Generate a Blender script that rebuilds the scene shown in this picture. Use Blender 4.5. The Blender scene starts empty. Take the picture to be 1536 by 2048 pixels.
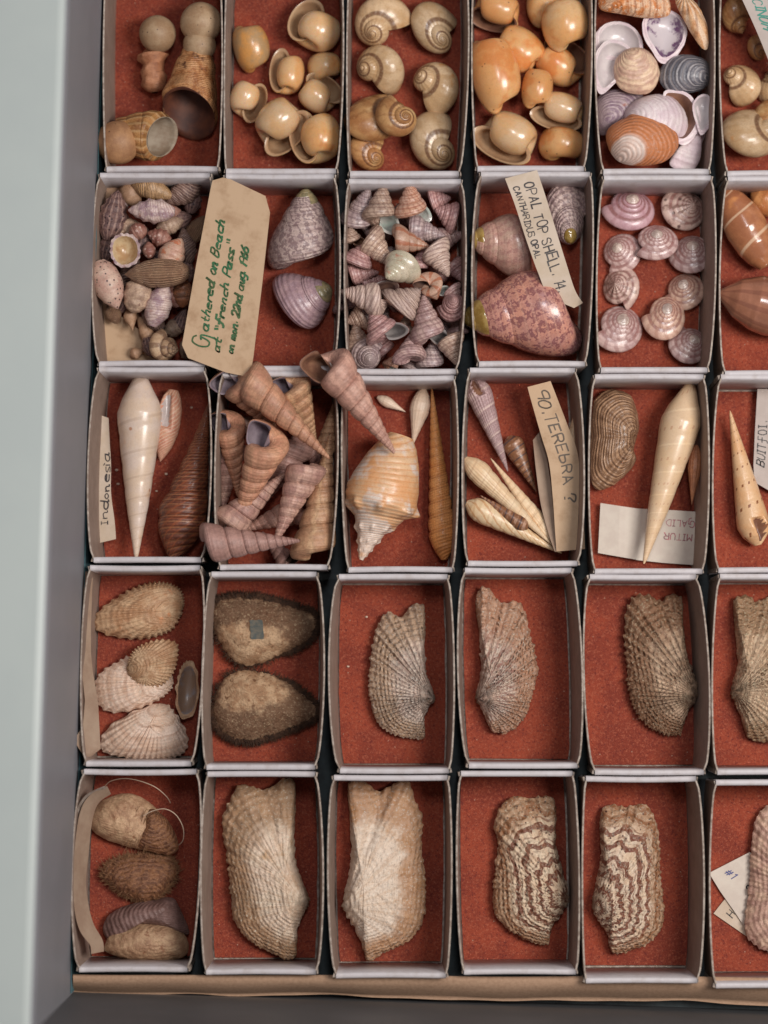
import bpy, math, random
import numpy as np
from mathutils import Vector, noise as mnoise
PI = math.pi
U = 0.00025            # one unit of layout = 0.25 mm
H = 150.0              # tray rim above tray lining, in units
random.seed(7)
rng = np.random.default_rng(11)
sc = bpy.context.scene
col = sc.collection

# ------------------------------------------------------------ camera
FPX = 4835.0
CAMZ = H + FPX
TILT = math.radians(4.03)
cam = bpy.data.cameras.new('camera')
cam.sensor_fit = 'VERTICAL'; cam.sensor_height = 36.0; cam.lens = FPX/2048*36.0
cam.clip_start = 0.05; cam.clip_end = 20
camo = bpy.data.objects.new('camera', cam); col.objects.link(camo)
camo.location = (0, 0, CAMZ*U); camo.rotation_euler = (TILT, 0, 0)
cam.dof.use_dof = True; cam.dof.focus_distance = (CAMZ-90)*U/math.cos(TILT)
cam.dof.aperture_fstop = 2.9
sc.camera = camo

# ------------------------------------------------------------ world + lamps
w = bpy.data.worlds.new('World'); sc.world = w; w.use_nodes = True
bg = w.node_tree.nodes['Background']; bg.inputs[0].default_value = (0.92, 0.92, 1.0, 1); bg.inputs[1].default_value = 0.165
def area(name, loc, target, size, power, color, sy=None):
    l = bpy.data.lights.new(name, 'AREA'); l.shape = 'RECTANGLE'; l.size = size*U; l.size_y = (sy or size)*U
    l.energy = power; l.color = color
    o = bpy.data.objects.new(name, l); col.objects.link(o)
    o.location = Vector(loc)*U
    o.rotation_euler = (Vector(target)-Vector(loc)).to_track_quat('-Z', 'Y').to_euler()
    return o
area('window_light', (2300, 500, 4300), (200, -100, 0), 1200, 11.4, (1.0, 0.955, 0.90), 1900)
area('ceiling_light', (250, 1500, 5600), (0, 300, 0), 500, 3.2, (0.95, 0.97, 1.0), 900)
vs = sc.view_settings
vs.view_transform = 'Standard'; vs.look = 'None'; vs.exposure = 0.0; vs.gamma = 1.0; vs.use_curve_mapping = False

# ------------------------------------------------------------ pixel -> world (units)
ct, st = math.cos(TILT), math.sin(TILT)
def at(px, py, z=0.0):
    dx, dy, dz = (px-768.0)/FPX, -(py-1024.0)/FPX, -1.0
    X, Y, Z = dx, dy*ct - dz*st, dy*st + dz*ct
    t = (z-CAMZ)/Z
    return np.array((X*t, Y*t, z))

# ------------------------------------------------------------ materials
def c(r, g, b, k=0.70):
    out = []
    for v in (r, g, b):
        v /= 255.0
        v = v/12.92 if v <= 0.04045 else ((v+0.055)/1.055)**2.4
        out.append(v/k)
    mx = max(out); f = min(1.0, 0.80/mx)
    return tuple(x*f for x in out)+(1.0,)
MATS = {}
class NT:
    def __init__(s, name):
        s.m = bpy.data.materials.new(name); s.m.use_nodes = True
        s.t = s.m.node_tree; s.b = s.t.nodes['Principled BSDF']
        tc = s.n('ShaderNodeTexCoord'); oi = s.n('ShaderNodeObjectInfo')
        v = s.n('ShaderNodeVectorMath'); v.operation = 'SCALE'; s.l(tc.outputs['Object'], v.inputs[0]); v.inputs['Scale'].default_value = 1/U
        r = s.math('MULTIPLY', oi.outputs['Random'], 900.0)
        v2 = s.n('ShaderNodeVectorMath'); v2.operation = 'ADD'; s.l(v.outputs[0], v2.inputs[0]); s.l(r, v2.inputs[1])
        s.obj = v2.outputs[0]
        s.rand = oi.outputs['Random']
        uv = s.n('ShaderNodeUVMap'); sp = s.n('ShaderNodeSeparateXYZ'); s.l(uv.outputs[0], sp.inputs[0])
        s.u, s.v = sp.outputs[0], sp.outputs[1]
        s.bumps = []
    def n(s, t): return s.t.nodes.new(t)
    def l(s, a, b): s.t.links.new(a, b)
    def math(s, op, a, b=None, c_=None):
        n = s.n('ShaderNodeMath'); n.operation = op
        for i, x in enumerate((a, b, c_)):
            if x is None: continue
            if isinstance(x, (int, float)): n.inputs[i].default_value = x
            else: s.l(x, n.inputs[i])
        return n.outputs[0]
    def noise(s, scale, detail=3, rough=0.6, stretch=None):
        n = s.n('ShaderNodeTexNoise'); n.inputs['Detail'].default_value = detail; n.inputs['Roughness'].default_value = rough
        n.inputs['Scale'].default_value = scale
        if stretch:
            mp = s.n('ShaderNodeMapping'); mp.inputs['Scale'].default_value = stretch; s.l(s.obj, mp.inputs[0]); s.l(mp.outputs[0], n.inputs[0])
        else: s.l(s.obj, n.inputs[0])
        return n.outputs[0]
    def rng(s, x, a, b, lo=0.0, hi=1.0):
        n = s.n('ShaderNodeMapRange'); n.interpolation_type = 'SMOOTHSTEP'
        s.l(x, n.inputs[0]); n.inputs[1].default_value = a; n.inputs[2].default_value = b
        n.inputs[3].default_value = lo; n.inputs[4].default_value = hi
        return n.outputs[0]
    def mix(s, f, a, b):
        n = s.n('ShaderNodeMix'); n.data_type = 'RGBA'
        if isinstance(f, (int, float)): n.inputs[0].default_value = f
        else: s.l(f, n.inputs[0])
        for i, x in ((6, a), (7, b)):
            if isinstance(x, tuple): n.inputs[i].default_value = x
            else: s.l(x, n.inputs[i])
        return n.outputs[2]
    def wave(s, fu, fv, dist=0.0, dscale=0.03, rd=None):
        x = s.math('ADD', s.math('MULTIPLY', s.u, float(fu)), s.math('MULTIPLY', s.v, float(fv)))
        if rd: x = s.math('MULTIPLY_ADD', s.math('PINGPONG', s.math('MULTIPLY', s.u, float(rd[0])), 1.0), float(rd[1]), x)
        if dist: x = s.math('MULTIPLY_ADD', s.noise(dscale, 2), float(dist), x)
        return s.math('SINE', s.math('MULTIPLY', x, 2*PI))
    def bump(s, h, strength, dist):
        s.bumps.append((h, strength, dist))
    def done(s, colr, rough=0.5, coat=0.0, rmap=None, sss=0.0):
        if isinstance(colr, tuple): s.b.inputs['Base Color'].default_value = colr
        else: s.l(colr, s.b.inputs['Base Color'])
        s.b.inputs['Roughness'].default_value = rough
        if coat: s.b.inputs['Coat Weight'].default_value = coat; s.b.inputs['Coat Roughness'].default_value = 0.18
        prev = None
        for h, st_, d in s.bumps:
            b = s.n('ShaderNodeBump'); b.inputs['Strength'].default_value = st_; b.inputs['Distance'].default_value = d*U
            s.l(h, b.inputs['Height'])
            if prev is not None: s.l(prev, b.inputs['Normal'])
            prev = b.outputs[0]
        if prev is not None: s.l(prev, s.b.inputs['Normal'])
        return s.m

def smat(name, a, b, ns=0.04, lo=0.38, hi=0.62, stripes=(), speck=None, rough=0.5, coat=0.0,
         bump=(0.15, 0.5, 1.5), ribs=(), third=None, vary=0.12, dots=None, beads=None, grime=1.0, sss=0.0):
    """stripes: (fu, fv, edge0, edge1, colour, distortion, dscale, amount[, breakup scale])"""
    m = NT(name)
    cr = m.mix(m.rng(m.noise(ns, 4), lo, hi), a, b)
    if third: cr = m.mix(m.rng(m.noise(third[1], 3), third[2], third[2]+0.12), cr, third[0])
    for s_ in stripes:
        fu, fv, e0, e1, cc, di, ds, am = s_[:8]
        f = m.math('MULTIPLY', m.rng(m.wave(fu, fv, di, ds, s_[9] if len(s_) > 9 else None), e0, e1), am)
        if len(s_) > 8 and s_[8]: f = m.math('MULTIPLY', f, m.rng(m.noise(s_[8], 2), 0.42, 0.58))
        cr = m.mix(f, cr, cc)
    if speck:
        vo = m.n('ShaderNodeTexVoronoi'); vo.inputs['Scale'].default_value = speck[0]; m.l(m.obj, vo.inputs[0])
        cr = m.mix(m.rng(vo.outputs['Distance'], speck[1], speck[1]+0.08, 1.0, 0.0), cr, speck[2])
    if dots:      # rows of dots along the coil
        cr = m.mix(m.math('MULTIPLY', m.rng(m.wave(dots[0], 0, .02, .05), dots[3], dots[3]+.04), m.rng(m.wave(dots[0]*.0+0.6, dots[1], .25, .05), .45, .75)), cr, dots[2])
    if beads:
        h_ = m.math('MULTIPLY', m.math('MULTIPLY_ADD', m.wave(beads[0], 0, .5, .05), .5, .5), m.math('MULTIPLY_ADD', m.wave(0, beads[1], 1.6, .05), .45, .55))
        cr = m.mix(m.rng(h_, .12, .45, beads[2], 0.0), cr, tuple(x*.35 for x in b[:3])+(1,))
        m.bump(h_, .6, beads[3])
    # per-shell brightness variation and fine grime
    dk = tuple(x*y for x, y in zip(a[:3], (.42, .36, .34)))+(1,); lt = tuple(min(.85, x*1.35+.06) for x in a[:3])+(1,)
    cr = m.mix(m.rng(m.noise(.05, 4, .7), .50, .68, 0.0, 0.30*grime), cr, dk)
    cr = m.mix(m.rng(m.noise(0.28, 4, .8), .46, .68, 0.0, 0.50*grime), cr, dk)
    cr = m.mix(m.rng(m.noise(0.20, 4, .8), .52, .70, 0.0, 0.50*grime), cr, lt)
    hv = m.n('ShaderNodeHueSaturation'); m.l(cr, hv.inputs['Color'])
    m.l(m.math('MULTIPLY_ADD', m.rand, 2*vary, 1-vary), hv.inputs['Value'])
    for fu, fv, di, st_, d in ribs:
        m.bump(m.wave(fu, fv, di), st_, d)
    if bump: m.bump(m.noise(bump[0], 4, 0.7), bump[1], bump[2])
    MATS[name] = m.done(hv.outputs[0], rough, coat)
    if sss:
        m.b.inputs['Subsurface Weight'].default_value = sss; m.b.inputs['Subsurface Radius'].default_value = (1.0, .45, .18); m.b.inputs['Subsurface Scale'].default_value = 9*U
    return MATS[name]

# ------------------------------------------------------------ mesh + object helpers
def finish_mesh(name, V, F, uv, mats, midx, origin, smooth=True):
    me = bpy.data.meshes.new(name)
    V = (np.asarray(V, float)-np.asarray(origin, float))*U
    me.from_pydata(V.tolist(), [], F)
    for m in mats: me.materials.append(m)
    if midx is not None: me.polygons.foreach_set('material_index', np.asarray(midx, dtype=np.int32))
    if uv is not None:
        lay = me.uv_layers.new(name='UVMap'); lay.data.foreach_set('uv', np.asarray(uv, dtype=np.float32).ravel())
    if smooth: me.polygons.foreach_set('use_smooth', [True]*len(me.polygons))
    me.update()
    return me
def grid(P, UV, wrap=True):
    """P [n, m, 3] rows of rings; UV [n, m+1, 2]"""
    n, m = P.shape[:2]
    F, uvs = [], []
    mm = m if wrap else m-1
    for i in range(n-1):
        for j in range(mm):
            k = (j+1) % m
            F.append((i*m+j, i*m+k, (i+1)*m+k, (i+1)*m+j))
            uvs += [UV[i, j], UV[i, j+1], UV[i+1, j+1], UV[i+1, j]]
    return P.reshape(-1, 3), F, np.array(uvs)
def subset(V, F, uv, keep):
    """keep: boolean per face -> compact V,F,uv"""
    F2 = [f for f, k in zip(F, keep) if k]
    used = sorted({i for f in F2 for i in f}); mp = {o: i for i, o in enumerate(used)}
    start, u2 = 0, []
    for f, k in zip(F, keep):
        if k: u2.append(uv[start:start+len(f)])
        start += len(f)
    return V[used], [tuple(mp[i] for i in f) for f in F2], np.concatenate(u2)
def link(name, me, parent=None, origin=None):
    o = bpy.data.objects.new(name, me); col.objects.link(o)
    if parent is not None: o.parent = parent
    elif origin is not None: o.location = Vector([float(x)*U for x in origin])
    return o
def tag(o, label, cat=None, group=None, kind=None):
    if label: o['label'] = label
    if cat: o['category'] = cat
    if group: o['group'] = group
    if kind: o['kind'] = kind
    return o
def empty(name, origin):
    o = bpy.data.objects.new(name, None); o.empty_display_size = 0.005; col.objects.link(o)
    o.location = Vector([float(x)*U for x in origin]); return o
def catmull(P, n, closed=True):
    P = np.asarray(P, float); out = []
    N = len(P)
    segs = N if closed else N-1
    for i in range(segs):
        if closed: p0, p1, p2, p3 = P[(i-1) % N], P[i], P[(i+1) % N], P[(i+2) % N]
        else: p0, p1, p2, p3 = P[max(i-1, 0)], P[i], P[i+1], P[min(i+2, N-1)]
        for t in np.linspace(0, 1, n, endpoint=False):
            out.append(0.5*((2*p1)+(-p0+p2)*t+(2*p0-5*p1+4*p2-p3)*t*t+(-p0+3*p1-3*p2+p3)*t**3))
    if not closed: out.append(P[-1])
    return np.array(out)
def resample(P, K, closed=True):
    Q = np.vstack([P, P[:1]]) if closed else P
    d = np.r_[0, np.cumsum(np.linalg.norm(np.diff(Q, axis=0), axis=1))]
    t = np.linspace(0, d[-1], K, endpoint=not closed)
    return np.stack([np.interp(t, d, Q[:, i]) for i in range(Q.shape[1])], 1)
def spow(x, e): return np.sign(x)*np.abs(x)**e

# orientation of a coiled shell: apex points along image angle `ang`, lifted `el` degrees towards the camera, rolled `roll`
def orient(P, ang, roll, el):
    a, r, e = map(math.radians, (ang, roll, el))
    d0 = np.array((math.cos(a), math.sin(a), 0)); right = np.array((math.sin(a), -math.cos(a), 0)); up = np.array((0, 0, 1.0))
    d = d0*math.cos(e)+up*math.sin(e); uu = up*math.cos(e)-d0*math.sin(e)
    X, Y, Z = P[:, 0], P[:, 1], P[:, 2]
    x = X*math.cos(r)-Y*math.sin(r); y = X*math.sin(r)+Y*math.cos(r)
    return np.outer(x, right)+np.outer(-y, uu)+np.outer(Z, d)
def fit(W3, ang, L, Wd, px, py, z0, hs=1.0):
    a = math.radians(ang)
    d0 = np.array((math.cos(a), math.sin(a), 0)); right = np.array((math.sin(a), -math.cos(a), 0))
    s, t, z = W3@d0, W3@right, W3[:, 2]
    kl, kw = L/(s.max()-s.min()), Wd/(t.max()-t.min())
    kz = min(kw, kl*1.4)*hs
    s = (s-(s.max()+s.min())/2)*kl; t = (t-(t.max()+t.min())/2)*kw; z = (z-z.min())*kz
    k = (CAMZ-z0-z.max()*0.5)/FPX            # keep the measured size at this height
    s, t, z = s*k, t*k, z*k
    ctr = at(px, py, z0+z.max()*0.45)
    org = np.array((ctr[0], ctr[1], z0))
    return np.outer(s, d0)+np.outer(t, right)+np.outer(z, (0, 0, 1.0))+org, org

# ------------------------------------------------------------ coiled shells (logarithmic helico-spiral sweep)
RAUP = dict(
 turret=dict(W=1.26, n=11, R=0.26, rho=.46, ov=1.14, e=.60, taper=.27, ns=22, nr=24),
 top   =dict(W=1.55, n=6, R=0.64, rho=.46, ov=1.36, e=.85, taper=.50, ns=30, nr=26, lipk=.82, dome=.14),
 opal  =dict(W=1.95, n=5.5, R=0.70, rho=.44, ov=1.80, e=.95, taper=.42, ns=38, nr=30, dome=.36),
 wheel =dict(W=1.42, n=8, R=1.30, rho=.47, ov=2.1, e=.92, taper=.60, ns=28, nr=26),
 moon  =dict(W=2.35, n=4.2, R=1.10, rho=.42, ov=1.45, e=1.0, taper=.18, ns=40, nr=24),
 bubble=dict(W=1.62, n=5, R=0.92, rho=.48, ov=1.00, e=1.0, taper=.0, ns=38, nr=28, zc=.42, b=.88, lipk=.93),
 whelk =dict(W=1.62, n=5, R=0.50, rho=.42, ov=1.25, e=.95, taper=.20, ns=32, nr=20),
 volute=dict(W=1.9, n=3.0, R=0.36, rho=.42, ov=1.25, e=.9, taper=.10, ns=44, nr=28))
def coil(kind, ribs=0, ribamp=0.0, axial=0, axamp=0.0, back=0.55, **over):
    p = dict(RAUP[kind]); p.update(over)
    W, n, R = p['W'], p['n'], p['R']
    a = R*(1-p['rho']); rho = R*p['rho']; b = p.get('b') or (1-1/W)/(1+1/W)*p['ov']; zc = p.get('zc', 1.0)
    nt = int(n*p['ns']); nr = p['nr']
    th = np.linspace(-2*PI*n, 0, nt)
    phi = np.linspace(PI, -PI, nr, endpoint=False)
    def ring(theta, k=1.0, fwd=0.0, flare=1.0):
        s = W**(theta/(2*PI))
        rib = 1+ribamp*np.cos(ribs*phi)*(np.cos(phi) > -0.6) if ribs else 1.0
        cx, sy = spow(np.cos(phi), p['e'])*rib, spow(np.sin(phi), p['e'])*rib
        if axial: 
            m = 1+axamp*math.cos(theta*axial)
            cx = cx*m
        r = rho+a*cx*k*flare - p['taper']*b*sy*k
        r = np.maximum(r, 0.03)*s**(1-p.get('dome', 0.0))
        z = (-zc+b*sy*k*flare)*s
        az = -theta
        P = np.stack([r*math.cos(az), r*math.sin(az)-fwd*s, z], 1)
        return P
    rings, uvr = [], []
    vv = np.linspace(0, 1, nr+1)
    for t in th:
        fl = 1.0+0.06*max(0, 1+t/0.35) if t > -0.35 else 1.0
        rings.append(ring(t, 1.0, 0, fl)); uvr.append(t/(2*PI))
    n_out = len(rings)
    rings.append(ring(0, 0.97, 0.03*R, 1.06)); uvr.append(0)
    lk = p.get('lipk', .92)
    for k_, t in [(lk, 0.0), (lk-.02, -0.08)]+[(lk-.04-0.04*q, -0.25-q*2*PI*back/6) for q in range(6)]:
        rings.append(ring(t, k_)); uvr.append(-0.01)
    rings.append(ring(-0.25-2*PI*back, 0.02)); uvr.append(-0.01)
    P = np.array(rings)
    UV = np.zeros((len(P), nr+1, 2)); UV[:, :, 0] = np.array(uvr)[:, None]; UV[:, :, 1] = vv[None]
    V, F, uv = grid(P, UV)
    inner = np.repeat(np.arange(len(P)-1) >= n_out, nr)
    return V, F, uv, inner

def place_parts(name, Wd, F, uv, inner, org, mo, mi, label, cat, group, split, body='body', lining='aperture'):
    if split and inner is not None and inner.any():
        root = empty(name, org)
        V1, F1, u1 = subset(Wd, F, uv, ~inner); V2, F2, u2 = subset(Wd, F, uv, inner)
        link(body, finish_mesh(body, V1, F1, u1, [mo], None, org), root)
        link(lining, finish_mesh(lining, V2, F2, u2, [mi], None, org), root)
    else:
        me = finish_mesh(name, Wd, F, uv, [mo, mi] if inner is not None else [mo], inner.astype(int) if inner is not None else None, org)
        root = link(name, me, None, org)
    return tag(root, label, cat, group)

def shell(kind, px, py, L, Wd, ang, roll, el, z0, mat, label, name='top_shell', inner='in_dark', group=None, split=None, hs=1.0, tip=None, **kw):
    V, F, uv, inn = coil(kind, **kw)
    Wv = orient(V, ang, roll, el)
    Wv, org = fit(Wv, ang, L, Wd, px, py, z0, hs)
    if split is None: split = L > 55 and (abs(roll) < 100)
    root = place_parts(name, Wv, F, uv, inn, org, MATS[mat], MATS[inner], label, 'shell', group, split or tip)
    if tip:   # coloured early whorls as a part of their own
        tmat, frac = tip
        body = [ch for ch in root.children if ch.name.startswith('body')][0]
        me = body.data; me.materials.append(MATS[tmat])
        n_ = len(me.polygons); idx = [1 if i < n_*frac else 0 for i in range(n_)]
        import bmesh
        def cut(keep, nm):
            bm = bmesh.new(); bm.from_mesh(me); bm.faces.ensure_lookup_table()
            bmesh.ops.delete(bm, geom=[f for f in bm.faces if idx[f.index] != keep], context='FACES')
            for f in bm.faces: f.material_index = 0
            m2 = bpy.data.meshes.new(nm); bm.to_mesh(m2); bm.free(); return m2
        mt = cut(1, 'spire_tip'); mt.materials.append(MATS[tmat])
        mb = cut(0, 'body'); mb.materials.append(MATS[mat])
        body.data = mb; link('spire_tip', mt, root)
    return root

# ------------------------------------------------------------ spindle shaped shells (profile along the axis, helical sutures)
def spindle(prof, nwh=8, mouth=None, q=1.3, bul=0.08, aend=0.8, na=130, npz=32, ap=None, ribs=0, ribamp=0.0, nod=0, nodamp=0.0, nodpos=0.45, sut=0.35, wob=0.0):
    a = np.linspace(0, 1, na); ph = np.linspace(-PI, PI, npz, endpoint=False)
    pa = np.array(prof, float)
    R0 = np.interp(a, pa[:, 0], pa[:, 1])
    k = np.array([.25, .5, .25]); Rp = np.r_[R0[0], R0, R0[-1]]; R0 = np.convolve(Rp, k, 'valid')
    A, PH = np.meshgrid(a, ph, indexing='ij')
    R = np.repeat(R0[:, None], npz, 1)
    ww = np.log(1+np.maximum(A, 0)/aend*(q**nwh-1))/math.log(q)
    w = ww+PH/(2*PI)
    fr = w % 1.0
    fade = np.clip((aend+0.12-A)/0.12, 0, 1)
    R = R*(1+bul*fade*(np.abs(np.sin(PI*fr))**sut-0.75))
    if ribs: R = R*(1+ribamp*np.cos(ribs*PH)*np.clip(fade+.25, 0, 1))
    if nod: R = R*(1+nodamp*fade*np.maximum(0, np.cos(nod*PH))**1.5*np.exp(-((fr-nodpos)/0.2)**2))
    if wob: R = R*(1+wob*np.cos(2*PH+0.7)*np.clip(A*2, 0, 1))
    inn = np.zeros((na, npz), bool)
    if ap:
        a0, a1, wd, dep = ap
        am = np.clip((A-a0)/(a1-a0), 0, 1); prof_a = np.sin(PI*np.clip(am, 0, 1)**0.8)**0.6*((A > a0) & (A < a1))
        if a1 >= 1: prof_a = np.clip(am*4, 0, 1)**.7*(A > a0)
        cen = 0.30-0.5*(1-am)
        win = np.exp(-((PH-cen)/wd)**6)
        dd = prof_a*win
        R = R*(1-dep*dd)
        lip = prof_a*np.exp(-((PH-cen-wd*1.25)/(wd*0.35))**2); R = R*(1+0.10*lip)
        inn = dd > 0.45
    X = R*np.sin(PH); Y = -R*np.cos(PH); Z = 1-A
    if mouth:   # open end cut aslant, with an inner wall running back into the shell
        sh, back_ = mouth
        cutz = lambda Y_, A_: sh*(-Y_)*np.clip((A_-.45)/.55, 0, 1)**1.6
        nb = 16; Ai = np.linspace(1, 1-back_, nb)[:, None]+0*ph[None]; Ri = np.interp(Ai, pa[:, 0], pa[:, 1])*np.r_[.97, .91, np.linspace(.88, .80, nb-3), .02][:, None]
        Xi, Yi = Ri*np.sin(ph)[None], -Ri*np.cos(ph)[None]; Zi = 1-Ai+cutz(Yi, Ai)
        Zi[0] -= .012; Z = Z+cutz(Y, A)
        X, Y, Z = np.vstack([X, Xi]), np.vstack([Y, Yi]), np.vstack([Z, Zi]); inn = np.vstack([inn, np.ones((nb, npz), bool)]); inn[na-1] = True
        w = np.vstack([w, np.repeat(w[-1:], nb, 0)]); na = na+nb
    P = np.stack([X, Y, Z], 2)
    UV = np.zeros((na, npz+1, 2)); 
    UV[:, :npz, 0] = w; UV[:, npz, 0] = w[:, 0]+1
    UV[:, :, 1] = np.linspace(0, 1, npz+1)[None]
    V, F, uv = grid(P, UV)
    inner = np.array([inn[i, j] for i in range(na-1) for j in range(npz)])
    c0, c1 = len(V), len(V)+1
    return V, F, uv, inner
PROFS = dict(
 auger=[(0, .02), (.03, .09), (.3, .42), (.6, .76), (.8, .98), (.86, 1.0), (.93, .78), (.98, .40), (1, .22)],
 white=[(0, .03), (.02, .10), (.3, .50), (.55, .78), (.74, .98), (.79, 1.0), (.86, .84), (.92, .58), (.97, .38), (1, .24)],
 whelk=[(0, .06), (.05, .26), (.22, .66), (.42, .94), (.55, 1.0), (.72, .93), (.88, .66), (1, .34)],
 cone =[(0, .05), (.06, .15), (.16, .28), (.28, .48), (.38, .78), (.45, .98), (.50, 1.0), (.62, .94), (.8, .74), (.93, .52), (1, .34)],
 olive=[(0, .03), (.06, .25), (.2, .66), (.4, .95), (.55, 1.0), (.75, .92), (.9, .7), (1, .4)],
 grain=[(0, .03), (.3, .5), (.6, 1.0), (.75, 1.0), (.9, .7), (1, .3)],
 dark =[(0, .03), (.3, .36), (.55, .72), (.72, 1.0), (.78, 1.0), (.88, .75), (.95, .45), (1, .2)],
 collar=[(0,.45),(.06,.55),(.13,1.0),(.2,.92),(.34,.66),(.6,.80),(.85,.78),(.95,.55),(1,.2)],
 trumpet=[(0,.36),(.08,.46),(.25,.60),(.28,.66),(.5,.76),(.72,.90),(.88,1.0),(1,.96)],
 horn=[(0,.6),(.2,.72),(.45,.9),(.7,1.0),(.9,.98),(1,.8)],
 stump=[(0, .10), (.1, .28), (.4, .62), (.7, .95), (.85, 1.0), (.95, .96), (1, .8)],
 pebble=[(0, .05), (.06, .45), (.2, .78), (.45, 1), (.7, .92), (.92, .55), (1, .2)])
def spin(prof, px, py, L, Wd, ang, roll, el, z0, mat, label, name='auger_shell', inner='in_dark', group=None, split=None, hs=1.0, bend=0.0, **kw):
    V, F, uv, inn = spindle(PROFS[prof], **kw)
    V = V.copy(); V[:, :2] *= Wd/L/2
    Wv = orient(V, ang, roll, el)
    if bend:
        a = math.radians(ang); d0 = np.array((math.cos(a), math.sin(a), 0)); rt = np.array((math.sin(a), -math.cos(a), 0))
        s = Wv@d0; Wv = Wv+np.outer(bend*(s-s.mean())**2, rt)
    Wv, org = fit(Wv, ang, L, Wd, px, py, z0, hs)
    hasin = kw.get('ap') or kw.get('mouth')
    if split is None: split = bool(hasin) and L > 60
    return place_parts(name, Wv, F, uv, inn if hasin else None, org, MATS[mat], MATS[inner], label, 'shell', group, split)

# ------------------------------------------------------------ valves of bivalves, limpets (outline given in pixels)
def valve(outline, umbo, Hh, z0, mat, label=None, name='ark_shell', ribs=0, ribamp=1.5, rug=2.0, rugs=0.06, zm=0.3, peak=None,
          concave=0.0, inner='in_pale', group=None, parent=None, part=None, edge=0.0, jag=0.0, smooth_n=6, beak=0.0, p=2.3, q=0.75, fan=1.0, K=150, NT_=26, raw=False, crease=None, lab2=None):
    zmid = Hh*zm
    zpx = z0+zmid
    O = np.array([at(x, y, zpx)[:2] for x, y in outline]); um = at(umbo[0], umbo[1], zpx)[:2]
    O = resample(catmull(O, smooth_n), K)
    area_ = 0.5*np.sum(O[:, 0]*np.roll(O[:, 1], -1)-O[:, 1]*np.roll(O[:, 0], -1))
    if area_ < 0: O = O[::-1]
    cen = O.mean(0)
    pk = at(peak[0], peak[1], zpx)[:2] if peak else cen+(um-cen)*0.35
    inw = cen-um; a0 = math.atan2(inw[1], inw[0]); um2 = um-inw/np.linalg.norm(inw)*4
    def rel(Pt):
        d = Pt-um2; an = (np.arctan2(d[..., 1], d[..., 0])-a0+PI) % (2*PI)-PI
        return an, np.linalg.norm(d, axis=-1)
    oa, od = rel(O)
    bins = np.linspace(-PI, PI, 73); far = np.array([od[np.abs((oa-b_+PI) % (2*PI)-PI) < 0.13].max() if (np.abs((oa-b_+PI) % (2*PI)-PI) < 0.13).any() else np.nan for b_ in bins])
    ok = ~np.isnan(far); far = np.interp(bins, bins[ok], far[ok])
    t = np.sin(np.linspace(0, PI/2, NT_))**0.9
    Pt = pk[None, None]+(O[None]-pk)*t[:, None, None]
    an, ds = rel(Pt)
    g = ds/np.interp(an, bins, far)
    rib = np.cos(ribs*an*fan)*np.clip(g*2.2, 0, 1) if ribs else np.zeros_like(g)
    dome = (1-t**p)**q
    size = np.linalg.norm(O.max(0)-O.min(0))
    Z = np.zeros(Pt.shape[:2])+zmid
    seed = (umbo[0]*13.7+umbo[1]*7.3+outline[0][0]) % 500
    rg = np.array([[mnoise.noise(Vector((x*rugs+seed, y*rugs, 0)))+.5*mnoise.noise(Vector((x*rugs*2.7+seed, y*rugs*2.7, 3))) for x, y in row] for row in Pt])
    if concave:
        tr = np.minimum(t/0.80, 1.0); Z = zmid-(zmid*concave)*((1-tr**p)**q)[:, None]+0*g
        Z = Z+rib*ribamp*0.3*t[:, None]
    else:
        Z = zmid+(Hh-zmid)*dome[:, None]+rib*ribamp+rg*rug
        if beak:
            d2 = np.linalg.norm(Pt-(um+(cen-um)*0.12), axis=2); Z = Z+beak*np.exp(-(d2/(size*0.14))**2)
        if crease:
            ca, cw, cd = crease; Z = Z-cd*np.exp(-((an-ca)/cw)**2)*np.clip(g*3, 0, 1)*np.clip((1-t[:, None])*6, 0, 1)
    out = (O-cen)/np.linalg.norm(O-cen, axis=1)[:, None]
    jg = np.convolve(np.r_[rng.normal(0, jag, K+2)], [.3, .5, .3], 'valid') if jag else np.zeros(K)
    wiggle = (rib[-1]*edge+rg[-1]*rug*0.7+jg)[:, None]*out
    Pt = Pt+wiggle[None]*(t**6)[:, None, None]
    top = np.concatenate([Pt, Z[:, :, None]+z0], 2)
    tb = t[::-1][1:]
    Pb = pk[None, None]+(O[None]+wiggle*0.8-pk)*tb[:, None, None]*1.0
    domeb = (1-tb**p)**q
    if concave: Zb = zmid*(1-domeb*0.98)-2.0*(tb < 1)
    else: Zb = zmid*(1-domeb)
    bot = np.concatenate([Pb, np.repeat(Zb[:, None], K, 1)[:, :, None]+z0], 2)
    anb, dsb = rel(Pb); gb = dsb/np.interp(anb, bins, far)
    P = np.concatenate([top, bot])
    AN = np.concatenate([an, anb]); G = np.concatenate([g, gb])
    UV = np.zeros((len(P), K+1, 2)); UV[:, :K, 0] = AN/(2*PI)*fan; UV[:, K, 0] = AN[:, 0]/(2*PI)*fan; UV[:, :K, 1] = G; UV[:, K, 1] = G[:, 0]
    du = UV[:, 1:, 0]-UV[:, :-1, 0]
    V, F, uv = grid(P, UV)
    # keep the seam of the angle from smearing
    uv = uv.reshape(-1, 4, 2); sp = uv[:, :, 0].max(1)-uv[:, :, 0].min(1) > 0.5*fan
    uv[sp, :, 0] = np.where(uv[sp, :, 0] < 0, uv[sp, :, 0]+fan, uv[sp, :, 0]); uv = uv.reshape(-1, 2)
    org = np.array((cen[0], cen[1], z0))
    if raw: return V, F, uv, org, P, O
    midx = None; mats = [MATS[mat]]
    if concave:
        midx = np.repeat(np.arange(len(P)-1) < int((t < .82).sum()), K).astype(int); mats = [MATS[mat], MATS[inner]]
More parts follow.
